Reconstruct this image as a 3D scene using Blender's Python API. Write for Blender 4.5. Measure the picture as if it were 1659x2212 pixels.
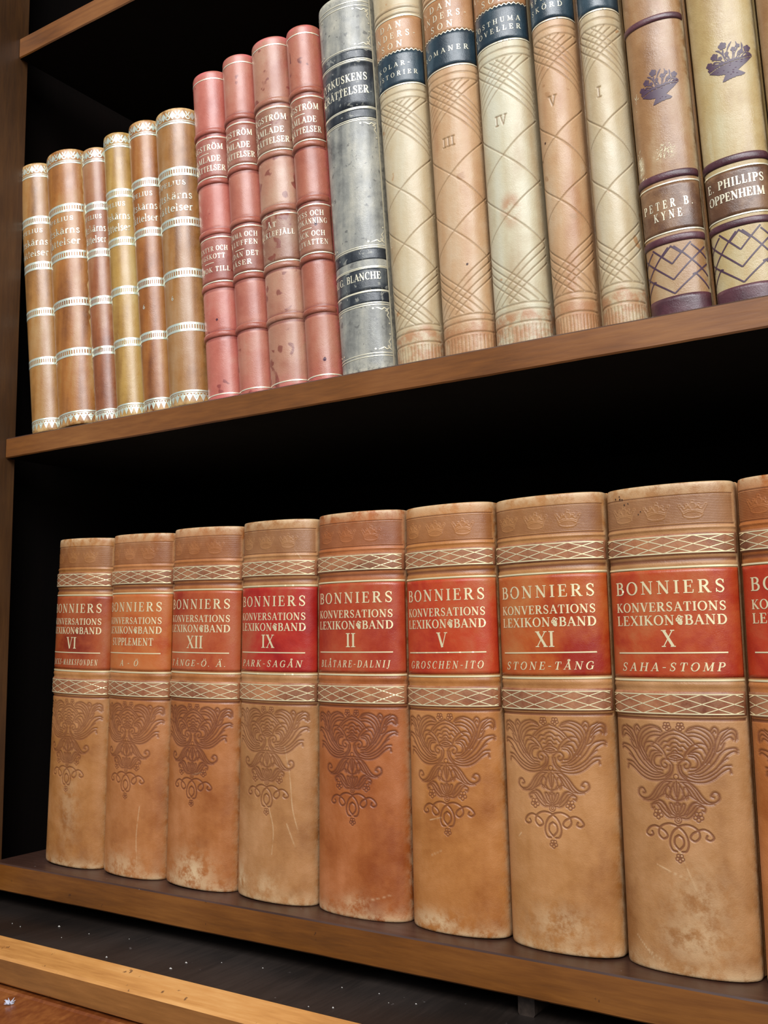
import bpy, math, random
import numpy as np
from mathutils import Vector, Matrix

scene = bpy.context.scene
for o in list(bpy.data.objects):
    bpy.data.objects.remove(o, do_unlink=True)
COL = scene.collection
PI = math.pi

# ------------------------------------------------------------------ camera
cam_d = bpy.data.cameras.new('camera')
cam = bpy.data.objects.new('camera', cam_d)
COL.objects.link(cam)
CR = Vector((0.8369136648961698, 0.5471682387650878, -0.013506887012692531))
CU = Vector((0.07848464236261513, -0.09554947408808402, 0.9923257826513948))
CF = Vector((-0.541678574823921, 0.8315510907263621, 0.1229109640696199))
CP = Vector((0.6091000673158701, -0.4912053494300348, 0.16887727601446664))
cam.matrix_world = Matrix(((CR.x, CU.x, -CF.x, CP.x), (CR.y, CU.y, -CF.y, CP.y), (CR.z, CU.z, -CF.z, CP.z), (0, 0, 0, 1)))
cam_d.sensor_fit = 'VERTICAL'
cam_d.sensor_height = 24.0
cam_d.lens = 24.0 * 2133.7 / 2212.0
cam_d.clip_start = 0.01
scene.camera = cam

# ------------------------------------------------------------------ light and exposure
world = bpy.data.worlds.new('room_light')
scene.world = world
world.use_nodes = True
wb = world.node_tree.nodes['Background']
wb.inputs[0].default_value = (0.80, 0.86, 1.0, 1)
wb.inputs[1].default_value = 0.16


def area(name, loc, target, size, size_y, power, color):
    d = bpy.data.lights.new(name, 'AREA')
    d.shape = 'RECTANGLE'
    d.size = size
    d.size_y = size_y
    d.energy = power
    d.color = color
    o = bpy.data.objects.new(name, d)
    COL.objects.link(o)
    o.location = loc
    o.rotation_euler = (Vector(target) - Vector(loc)).to_track_quat('-Z', 'Y').to_euler()
    return o


area('window_daylight', (0.62, -1.75, 1.85), (0.25, 0.0, 0.25), 1.3, 1.1, 48.0, (0.95, 0.97, 1.0))
area('right_sheen_light', (1.75, -1.75, 1.45), (0.25, 0.0, 0.3), 1.0, 1.3, 34.0, (0.93, 0.96, 1.0))  # unseen light from the right, strengthened for sheen on the spines' right halves
vs = scene.view_settings
vs.view_transform = 'Standard'
vs.look = 'None'
vs.gamma = 1.0
vs.use_curve_mapping = False
vs.exposure = 0.36
scene.cycles.use_denoising = True
scene.cycles.max_bounces = 6


# ------------------------------------------------------------------ colour and materials
def lin(c):
    c = c / 255.0
    return c / 12.92 if c <= 0.04045 else ((c + 0.055) / 1.055) ** 2.4


def rgb(r, g, b):
    return (lin(r), lin(g), lin(b), 1.0)


class NT:
    def __init__(self, name):
        self.m = bpy.data.materials.new(name)
        self.m.use_nodes = True
        self.t = self.m.node_tree
        self.b = self.t.nodes['Principled BSDF']
        self.out = self.t.nodes['Material Output']

    def n(self, typ, **kw):
        x = self.t.nodes.new(typ)
        for k, v in kw.items():
            setattr(x, k, v)
        return x

    def l(self, a, b):
        self.t.links.new(a, b)

    def coords(self, seed, scale=(1, 1, 1)):
        tc = self.n('ShaderNodeTexCoord')
        mp = self.n('ShaderNodeMapping')
        rnd = random.Random(seed)
        mp.inputs['Location'].default_value = (rnd.uniform(-9, 9), rnd.uniform(-9, 9), rnd.uniform(-9, 9))
        mp.inputs['Scale'].default_value = scale
        self.l(tc.outputs['Object'], mp.inputs['Vector'])
        return mp.outputs[0]

    def noise(self, vec, scale, detail=4.0, rough=0.55, dist=0.0):
        x = self.n('ShaderNodeTexNoise')
        x.inputs['Scale'].default_value = scale
        x.inputs['Detail'].default_value = detail
        x.inputs['Roughness'].default_value = rough
        x.inputs['Distortion'].default_value = dist
        self.l(vec, x.inputs['Vector'])
        return x.outputs['Fac']

    def ramp(self, fac, stops):
        x = self.n('ShaderNodeValToRGB')
        e = x.color_ramp.elements
        e[0].position, e[0].color = stops[0]
        e[1].position, e[1].color = stops[-1]
        for p, c in stops[1:-1]:
            q = e.new(p)
            q.color = c
        self.l(fac, x.inputs[0])
        return x.outputs[0]

    def fade(self, fac, a, b, lo=0.0, hi=1.0):
        x = self.n('ShaderNodeMapRange')
        x.interpolation_type = 'SMOOTHSTEP'
        for k, v in zip(('From Min', 'From Max', 'To Min', 'To Max'), (a, b, lo, hi)):
            x.inputs[k].default_value = v
        self.l(fac, x.inputs['Value'])
        return x.outputs[0]

    def mix(self, fac, a, b, blend='MIX'):
        x = self.n('ShaderNodeMix', data_type='RGBA', blend_type=blend)
        for s, v in ((x.inputs[0], fac), (x.inputs[6], a), (x.inputs[7], b)):
            if isinstance(v, (tuple, float, int)):
                s.default_value = v
            else:
                self.l(v, s)
        return x.outputs[2]

    def math(self, op, a, b):
        x = self.n('ShaderNodeMath', operation=op)
        for s, v in ((x.inputs[0], a), (x.inputs[1], b)):
            if isinstance(v, (float, int)):
                s.default_value = v
            else:
                self.l(v, s)
        return x.outputs[0]

    def attr(self, name):
        x = self.n('ShaderNodeAttribute', attribute_name=name)
        return x.outputs['Fac']

    def bump(self, h, strength, dist):
        x = self.n('ShaderNodeBump')
        x.inputs['Strength'].default_value = strength
        x.inputs['Distance'].default_value = dist
        self.l(h, x.inputs['Height'])
        self.l(x.outputs[0], self.b.inputs['Normal'])


def leather(name, seed, dark, mid, light, ink=None, wear=None, streak=0.0, rough=0.42, mottle=22.0, spots=None,
            spot_amt=0.62, grain=0.25, coat=0.12, fine=0.5):
    k = NT(name)
    v = k.coords(seed)
    vs_ = k.coords(seed + 77, (1, 1, 0.10))
    a = k.noise(v, mottle, 5, 0.6, 0.3)
    b = k.noise(vs_, mottle * 4.0, 3, 0.5)
    c = k.noise(v, mottle * 7, 4, 0.65)
    f = k.math('ADD', k.math('MULTIPLY', a, 1.0 - streak), k.math('MULTIPLY', b, streak))
    f = k.math('ADD', k.math('MULTIPLY', f, 1.0 - 0.28 * fine), k.math('MULTIPLY', c, 0.28 * fine))
    col = k.ramp(f, [(0.34, dark), (0.50, mid), (0.66, light)])
    if spots is not None:
        s = k.noise(k.coords(seed + 31), mottle * 5.5, 2, 0.4, 0.4)
        col = k.mix(k.fade(s, spot_amt, spot_amt + 0.05, 0, 0.85), col, spots)
    # scratches
    sc = k.noise(k.coords(seed + 5, (1, 1, 0.25)), 160, 5, 0.7, 1.2)
    col = k.mix(k.fade(sc, 0.66, 0.74, 0, 0.5), col, light)
    if wear is not None:
        w = k.math('MULTIPLY', k.attr('wear'), k.fade(k.noise(v, mottle * 6, 5, 0.7), 0.35, 0.6))
        col = k.mix(w, col, wear)
    if ink is not None:
        col = k.mix(k.attr('ink'), col, ink)
    k.l(col, k.b.inputs['Base Color'])
    g = k.noise(v, 1500, 3, 0.6)
    g2 = k.noise(v, 210, 4, 0.6)
    k.bump(k.math('ADD', g, k.math('MULTIPLY', g2, 1.5)), grain, 0.0006)
    r = k.noise(v, mottle * 3, 3, 0.6)
    k.l(k.fade(r, 0.3, 0.7, rough - 0.08, rough + 0.10), k.b.inputs['Roughness'])
    k.b.inputs['Specular IOR Level'].default_value = 0.45
    k.b.inputs['Coat Weight'].default_value = coat
    k.b.inputs['Coat Roughness'].default_value = 0.32
    return k.m


def gilt(name, col, under, seed, metal=0.7, rough=0.36, worn=0.60):
    k = NT(name)
    v = k.coords(seed)
    n = k.noise(v, 130, 5, 0.7)
    f = k.fade(n, worn, worn + 0.12, 0, 0.85)
    k.l(k.mix(f, col, under), k.b.inputs['Base Color'])
    k.l(k.fade(n, worn, worn + 0.12, metal, 0.0), k.b.inputs['Metallic'])
    k.b.inputs['Roughness'].default_value = rough
    k.bump(k.noise(v, 600, 2), 0.07, 0.0004)
    return k.m


def wood(name, seed, dark, mid, light, axis='X', rough=0.4, marks=None, coat=0.25, scale=1.0, mark_amt=0.66):
    k = NT(name)
    s = {'X': (0.10, 1, 1), 'Y': (1, 0.10, 1), 'Z': (1, 1, 0.10), 'N': (1, 0.6, 1)}[axis]
    v = k.coords(seed, s)
    a = k.noise(v, 70 * scale, 6, 0.62, 0.8)
    b = k.noise(v, 420 * scale, 4, 0.6, 0.2)
    c = k.noise(k.coords(seed + 4), 9, 3, 0.5)
    f = k.math('ADD', k.math('MULTIPLY', a, 0.32), k.math('ADD', k.math('MULTIPLY', b, 0.24), k.math('MULTIPLY', c, 0.44)))
    col = k.ramp(f, [(0.32, dark), (0.5, mid), (0.68, light)])
    if marks is not None:
        mk = k.noise(k.coords(seed + 9), 150, 3, 0.5)
        col = k.mix(k.fade(mk, mark_amt, mark_amt + 0.05, 0, 0.8), col, marks)
    k.l(col, k.b.inputs['Base Color'])
    k.bump(b, 0.12, 0.0006)
    k.l(k.fade(c, 0.3, 0.7, rough - 0.06, rough + 0.12), k.b.inputs['Roughness'])
    k.b.inputs['Coat Weight'].default_value = coat
    k.b.inputs['Coat Roughness'].default_value = 0.25
    return k.m


def plain(name, col, rough=0.6, seed=1, var=0.75, scale=60.0, metal=0.0):
    k = NT(name)
    n = k.noise(k.coords(seed), scale, 4)
    d = tuple(c * var for c in col[:3]) + (1,)
    k.l(k.ramp(n, [(0.3, d), (0.7, col)]), k.b.inputs['Base Color'])
    k.b.inputs['Roughness'].default_value = rough
    k.b.inputs['Metallic'].default_value = metal
    return k.m


# ------------------------------------------------------------------ mesh helpers
def mesh_obj(name, verts, faces, mat, parent=None, smooth=True, attrs=None):
    me = bpy.data.meshes.new(name)
    verts = np.asarray(verts, dtype=np.float32).reshape(-1, 3)
    if isinstance(faces, np.ndarray):
        n = len(faces)
        me.vertices.add(len(verts))
        me.vertices.foreach_set('co', verts.ravel())
        me.loops.add(n * 4)
        me.loops.foreach_set('vertex_index', faces.astype(np.int32).ravel())
        me.polygons.add(n)
        me.polygons.foreach_set('loop_start', np.arange(0, n * 4, 4, dtype=np.int32))
        me.update(calc_edges=True)
    else:
        me.from_pydata([tuple(v) for v in verts], [], faces)
    if smooth:
        me.polygons.foreach_set('use_smooth', np.ones(len(me.polygons), dtype=bool))
    for k, a in (attrs or {}).items():
        at = me.attributes.new(k, 'FLOAT', 'POINT')
        at.data.foreach_set('value', np.asarray(a, dtype=np.float32).ravel())
    me.materials.append(mat)
    me.update()
    o = bpy.data.objects.new(name, me)
    COL.objects.link(o)
    if parent is not None:
        o.parent = parent
    return o


def grid_faces(nr, nc, base=0):
    i = np.arange(nr - 1)[:, None] * nc + np.arange(nc - 1)[None, :] + base
    return np.stack([i, i + 1, i + 1 + nc, i + nc], -1).reshape(-1, 4)


def box_mesh(x0, x1, y0, y1, z0, z1, bev=0.0, lean=0.0):
    """bevelled box (chamfered on all edges) with a sideways lean"""
    if bev <= 0:
        bev = 1e-5
    v = []
    f = []
    idx = {}

    def pt(a, b, c):
        k = (a, b, c)
        if k not in idx:
            idx[k] = len(v)
            z = c
            v.append((a - lean * (z - z0), b, c))
        return idx[k]
    X = (x0, x1)
    Y = (y0, y1)
    Z = (z0, z1)
    sg = (1, -1)
    ix = lambda i: X[i] + sg[i] * bev
    iy = lambda i: Y[i] + sg[i] * bev
    iz = lambda i: Z[i] + sg[i] * bev
    for i in (0, 1):
        f.append([pt(X[i], iy(a), iz(b)) for a, b in ((0, 0), (1, 0), (1, 1), (0, 1))])
        f.append([pt(ix(a), Y[i], iz(b)) for a, b in ((0, 0), (1, 0), (1, 1), (0, 1))])
        f.append([pt(ix(a), iy(b), Z[i]) for a, b in ((0, 0), (1, 0), (1, 1), (0, 1))])
    for i in (0, 1):
        for j in (0, 1):
            f.append([pt(X[i], iy(j), iz(0)), pt(ix(i), Y[j], iz(0)), pt(ix(i), Y[j], iz(1)), pt(X[i], iy(j), iz(1))])
            f.append([pt(X[i], iy(0), iz(j)), pt(ix(i), iy(0), Z[j]), pt(ix(i), iy(1), Z[j]), pt(X[i], iy(1), iz(j))])
            f.append([pt(ix(0), Y[i], iz(j)), pt(ix(0), iy(i), Z[j]), pt(ix(1), iy(i), Z[j]), pt(ix(1), Y[i], iz(j))])
            for l in (0, 1):
                f.append([pt(X[i], iy(j), iz(l)), pt(ix(i), Y[j], iz(l)), pt(ix(i), iy(j), Z[l])])
    return v, f


def fix_normals(o):
    import bmesh
    bm = bmesh.new()
    bm.from_mesh(o.data)
    bmesh.ops.recalc_face_normals(bm, faces=bm.faces)
    bm.to_mesh(o.data)
    bm.free()


def box(name, b, mat, parent=None, bev=0.001, sp=None):
    v, f = box_mesh(*b, bev=bev)
    if sp is not None:
        a = np.array(v)
        v = sp.tilt(a[:, 0], a[:, 1], a[:, 2])
    o = mesh_obj(name, v, f, mat, parent, smooth=False)
    fix_normals(o)
    return o


def prism(name, prof, x0, x1, mat, parent=None):
    """closed (y, z) profile swept along x"""
    n = len(prof)
    v = [(x0, y, z) for y, z in prof] + [(x1, y, z) for y, z in prof]
    f = [[i, (i + 1) % n, (i + 1) % n + n, i + n] for i in range(n)] + [list(range(n)), list(range(2 * n - 1, n - 1, -1))]
    o = mesh_obj(name, v, f, mat, parent, smooth=False)
    fix_normals(o)
    return o


def thing(name, label, cat, loc=(0, 0, 0), group=None):
    o = bpy.data.objects.new(name, None)
    COL.objects.link(o)
    o.empty_display_size = 0.01
    o.location = loc
    o['label'] = label
    o['category'] = cat
    if group:
        o['group'] = group
    return o


# ------------------------------------------------------------------ curves
def spline(pts, n=8):
    p = [np.array(q, float) for q in pts]
    if len(p) < 3:
        return np.array([p[0] + (p[1] - p[0]) * t for t in np.linspace(0, 1, n + 1)])
    p = [2 * p[0] - p[1]] + p + [2 * p[-1] - p[-2]]
    out = []
    for i in range(1, len(p) - 2):
        a, b, c, d = p[i - 1], p[i], p[i + 1], p[i + 2]
        for t in np.linspace(0, 1, n, endpoint=False):
            out.append(0.5 * (2 * b + (c - a) * t + (2 * a - 5 * b + 4 * c - d) * t * t + (-a + 3 * b - 3 * c + d) * t ** 3))
    out.append(p[-2])
    return np.array(out)


def arc(cx, cy, rx, ry, a0, a1, n=16):
    t = np.radians(np.linspace(a0, a1, n + 1))
    return np.stack([cx + rx * np.cos(t), cy + ry * np.sin(t)], -1)


# ------------------------------------------------------------------ the spine surface
class Spine:
    """Rounded book back. s runs across it (arc length from the middle), z up it."""

    def __init__(self, w, h, d, lean=0.0, n=2.2, hinge=0.008, taper=0.0):
        self.w, self.h, self.d, self.lean, self.hinge, self.taper = w, h, d, lean, hinge, taper
        t = np.linspace(0, PI, 801)
        c, s = np.cos(t), np.sin(t)
        x = -(w / 2) * np.sign(c) * np.abs(c) ** (2 / n)
        y = -d * np.abs(s) ** (2 / n)
        ds = np.hypot(np.diff(x), np.diff(y))
        S = np.concatenate([[0], np.cumsum(ds)])
        self.L = S[-1] / 2
        S = S - self.L
        ss = np.linspace(-self.L, self.L, 601)
        self.S = ss
        self.X = np.interp(ss, S, x)
        self.Y = np.interp(ss, S, y)
        tx = np.gradient(self.X, ss)
        ty = np.gradient(self.Y, ss)
        q = np.hypot(tx, ty)
        self.NX = ty / q
        self.NY = -tx / q
        ker = np.ones(9) / 9
        self.NX = np.convolve(np.pad(self.NX, 4, 'edge'), ker, 'valid')
        self.NY = np.convolve(np.pad(self.NY, 4, 'edge'), ker, 'valid')

    def tilt(self, x, y, z):
        """the book leans over its lower corner and may be a little wider at one end"""
        k = self.lean
        return np.stack([x * (1 + self.taper * z) - k * z, y + 0 * x, z + k * x + abs(k) * self.w / 2], -1)

    def pos(self, s, z, off=0.0):
        s = np.asarray(s, float)
        z = np.asarray(z, float)
        e = np.maximum(np.abs(s) - self.L, 0.0)
        sc = np.clip(s, -self.L, self.L)
        x = np.interp(sc, self.S, self.X)
        y = np.interp(sc, self.S, self.Y) + e
        nx = np.interp(sc, self.S, self.NX)
        ny = np.interp(sc, self.S, self.NY)
        on = e > 0
        nx = np.where(on, np.sign(s), nx)
        ny = np.where(on, 0.0, ny)
        return self.tilt(x + nx * off, y + ny * off, z + 0 * x)


class Field:
    """Tooling drawn on a spine: how deep (metres, inward) and how burnished the leather is at each grid point."""

    def __init__(self, s, z):
        self.s, self.z = s, z
        self.h = np.zeros((len(z), len(s)))
        self.ink = np.zeros((len(z), len(s)))
        self.wear = np.zeros((len(z), len(s)))

    def dist(self, polylines, reach):
        D = np.full(self.h.shape, reach)
        for pl in polylines:
            pl = np.asarray(pl)
            for a, b in zip(pl[:-1], pl[1:]):
                i0 = np.searchsorted(self.s, min(a[0], b[0]) - reach)
                i1 = np.searchsorted(self.s, max(a[0], b[0]) + reach)
                j0 = np.searchsorted(self.z, min(a[1], b[1]) - reach)
                j1 = np.searchsorted(self.z, max(a[1], b[1]) + reach)
                if i1 <= i0 or j1 <= j0:
                    continue
                px = self.s[None, i0:i1] - a[0]
                pz = self.z[j0:j1, None] - a[1]
                d = b - a
                L2 = d @ d + 1e-18
                t = np.clip((px * d[0] + pz * d[1]) / L2, 0, 1)
                q = np.hypot(px - t * d[0], pz - t * d[1])
                D[j0:j1, i0:i1] = np.minimum(D[j0:j1, i0:i1], q)
        return D

    @staticmethod
    def sm(x):
        x = np.clip(x, 0, 1)
        return x * x * (3 - 2 * x)

    def stroke(self, polylines, half, depth, ink, soft=0.00018):
        D = self.dist(polylines, half + 3 * soft)
        m = self.sm((half + soft - D) / (2 * soft))
        self.h = np.minimum(self.h, -depth * m) if depth > 0 else np.maximum(self.h, -depth * m)
        self.ink = np.maximum(self.ink, ink * m)
        return m

    def groove(self, z0, half, depth, ink, s_max=1.0, soft=0.0004):
        m = self.sm((half + soft - np.abs(self.z - z0)) / (2 * soft))[:, None]
        e = self.sm((s_max - np.abs(self.s)) / 0.0012)[None, :]
        m = m * e
        self.h = self.h - depth * m
        self.ink = np.maximum(self.ink, ink * m)


def build_spine(sp, F, mat, parent):
    """The spine's leather with its tooling, rounded over at head and tail and closed behind."""
    H = sp.h
    s, z = F.s, F.z
    rows = []
    for dz, off in ((0.006, -0.0032), (0.0009, -0.0030), (0.0, -0.0022), (0.0002, -0.0010)):
        rows.append(sp.pos(s, np.full(len(s), dz), off))
    off = F.h.copy()
    lip = np.minimum(z, H - z)
    off -= (0.0008 * np.exp(-lip / 0.0008))[:, None]
    body = sp.pos(np.broadcast_to(s, off.shape), np.broadcast_to(z[:, None], off.shape), off)
    tail = []
    for dz, of in ((0.0002, -0.0010), (0.0, -0.0022), (0.0009, -0.0030), (0.006, -0.0032)):
        tail.append(sp.pos(s, np.full(len(s), H - dz), of))
    P = np.concatenate([np.array(rows), body, np.array(tail)], 0)
    nr, nc = P.shape[:2]
    pad = lambda A: np.concatenate([np.repeat(A[:1], 4, 0), A, np.repeat(A[-1:], 4, 0)], 0)
    return mesh_obj('spine', P.reshape(-1, 3), grid_faces(nr, nc), mat, parent,
                    attrs={'ink': pad(F.ink), 'wear': pad(F.wear)})


def make_field(sp, ns, zdense, step_dense, step):
    """grid: ns columns; fine rows inside the zdense ranges, coarse elsewhere"""
    E = sp.L + sp.hinge
    core = np.linspace(-sp.L, sp.L, ns)
    s = np.concatenate([[-E, -E + 0.004, -sp.L - 0.001], core, [sp.L + 0.001, E - 0.004, E]])
    zs = [0.0005]
    cur = 0.0005
    top = sp.h - 0.0005
    while cur < top - 1e-6:
        st = step
        for a, b in zdense:
            if a - step <= cur < b:
                st = step_dense
        cur = min(cur + st, top)
        zs.append(cur)
    F = Field(s, np.array(zs))
    lip = np.minimum(F.z, sp.h - F.z)
    F.wear = np.maximum(np.exp(-lip / 0.004)[:, None], np.exp(-np.abs(np.abs(s) - sp.L) / 0.0022)[None, :] * 0.8)
    return F


class Sheet:
    """Thin pieces (gold leaf, print) laid on a spine."""

    def __init__(self, sp, off):
        self.sp, self.off, self.v, self.f, self.n = sp, off, [], [], 0

    def ribbon(self, pts, width, step=0.0007):
        pts = np.asarray(pts, float)
        width = np.broadcast_to(np.asarray(width, float), (len(pts),))
        seg = np.hypot(*np.diff(pts, axis=0).T)
        keep = np.concatenate([[True], seg > 1e-9])
        pts, width = pts[keep], width[keep]
        seg = np.hypot(*np.diff(pts, axis=0).T)
        S = np.concatenate([[0], np.cumsum(seg)])
        m = max(2, int(S[-1] / step) + 1)
        q = np.unique(np.concatenate([np.linspace(0, S[-1], m), S]))
        x = np.interp(q, S, pts[:, 0])
        z = np.interp(q, S, pts[:, 1])
        w = np.interp(q, S, width) / 2
        tx, tz = np.gradient(x), np.gradient(z)
        l = np.hypot(tx, tz) + 1e-12
        nx, nz = -tz / l, tx / l
        A = self.sp.pos(x + nx * w, z + nz * w, self.off)
        B = self.sp.pos(x - nx * w, z - nz * w, self.off)
        k = len(q)
        self.v += [A, B]
        for i in range(k - 1):
            self.f.append((self.n + i, self.n + k + i, self.n + k + i + 1, self.n + i + 1))
        self.n += 2 * k

    def rect(self, s0, s1, z0, z1, ns=24):
        s = np.linspace(s0, s1, ns)
        self.ribbon(np.stack([s, np.full(ns, (z0 + z1) / 2)], -1), abs(z1 - z0))

    def disc(self, s, z, r, n=10):
        a = np.linspace(0, 2 * PI, n, endpoint=False)
        P = self.sp.pos(s + r * np.cos(a), z + r * np.sin(a), self.off)
        self.v.append(P)
        self.f.append(tuple(self.n + i for i in range(n)))
        self.n += n

    def poly(self, pts):
        """filled outline, cut into thin horizontal strips so that it follows the spine"""
        pts = np.asarray(pts, float)
        z0, z1 = pts[:, 1].min(), pts[:, 1].max()
        nrow = max(3, int((z1 - z0) / 0.0003))
        zz = np.linspace(z0 + 1e-6, z1 - 1e-6, nrow)
        prev = None
        Q = np.roll(pts, -1, 0)

        def spans(z):
            xs = []
            for a, b in zip(pts, Q):
                if (a[1] > z) != (b[1] > z):
                    xs.append(a[0] + (z - a[1]) / (b[1] - a[1]) * (b[0] - a[0]))
            xs.sort()
            return list(zip(xs[::2], xs[1::2]))
        for za, zb in zip(zz[:-1], zz[1:]):
            zm = (za + zb) / 2
            for a, b in spans(zm):
                self.rect(a, b, za, zb, ns=max(2, int((b - a) / 0.001) + 2))

    def build(self, name, mat, parent):
        if not self.v:
            return None
        return mesh_obj(name, np.concatenate(self.v), [tuple(f) for f in self.f], mat, parent, smooth=True)


def patch(sp, s0, s1, z0, z1, off, name, mat, parent, ns=40, nz=12, skirt=True, attrs=None):
    """a piece of leather glued to the spine: thickness off, edges turned down to the spine"""
    s = np.linspace(s0, s1, ns)
    z = np.linspace(z0, z1, nz)
    if skirt:
        s = np.concatenate([[s0 - 0.0001], s, [s1 + 0.0001]])
        z = np.concatenate([[z0 - 0.0001], z, [z1 + 0.0001]])
    o = np.full((len(z), len(s)), off)
    if skirt:
        o[0] = o[-1] = -0.0003
        o[:, 0] = o[:, -1] = -0.0003
    P = sp.pos(np.broadcast_to(s, o.shape), np.broadcast_to(z[:, None], o.shape), o)
    return mesh_obj(name, P.reshape(-1, 3), grid_faces(len(z), len(s)), mat, parent,
                    attrs={'ink': np.zeros(o.size), 'wear': np.zeros(o.size)})


def raised_band(sp, z0, z1, height, mat, parent, flat=2.0, smax=0.985, name='raised_band', ns=70, fall=4):
    """a cord or strip under the leather standing proud of the spine"""
    L = sp.L * smax
    s = np.linspace(-L, L, ns)
    t = np.linspace(-1, 1, 15)
    prof = (1 - np.abs(t) ** (2 * flat)) ** (1 / flat)
    e = np.clip(1 - (np.abs(s) / L) ** fall, 0, 1) ** (0.5 if fall > 6 else 1.0)
    o = height * prof[:, None] * e[None, :] - 0.00025
    o[0] = o[-1] = -0.0006
    z = (z0 + z1) / 2 + t * (z1 - z0) / 2
    P = sp.pos(np.broadcast_to(s, o.shape), np.broadcast_to(z[:, None], o.shape), o)
    w = np.broadcast_to((np.abs(t) > 0.8)[:, None] * 0.0, o.shape)
    return mesh_obj(name, P.reshape(-1, 3), grid_faces(len(t), ns), mat, parent, attrs={'ink': w, 'wear': w + 0.15})


def gilt_line(sp, off, e, za, zb, mat, root, half=None):
    sh = Sheet(sp, off)
    sh.rect(-e, e, za, zb, 40)
    sh.build('gilt_line', mat, root)


# ------------------------------------------------------------------ a serif alphabet (cap height 1)
T, t_ = 0.165, 0.06


def _stem(x, y0=0.0, y1=1.0, w=T):
    return ([(x, y0), (x, y1)], w)


def _ser(x, y, l=0.34):
    return ([(x - l / 2, y), (x + l / 2, y)], t_)


def _bowl(pts, thick_mid=True, T=T):
    p = np.asarray(pts)
    n = len(p)
    u = np.linspace(0, 1, n)
    return (p, t_ + (T - t_) * np.sin(PI * u) ** 1.2)


def _ring(cx, cy, rx, ry, a0=0, a1=360):
    t = np.radians(np.linspace(a0, a1, 33))
    p = np.stack([cx + rx * np.cos(t), cy + ry * np.sin(t)], -1)
    return (p, t_ + (T - t_) * np.abs(np.cos(t)) ** 1.4)


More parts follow.
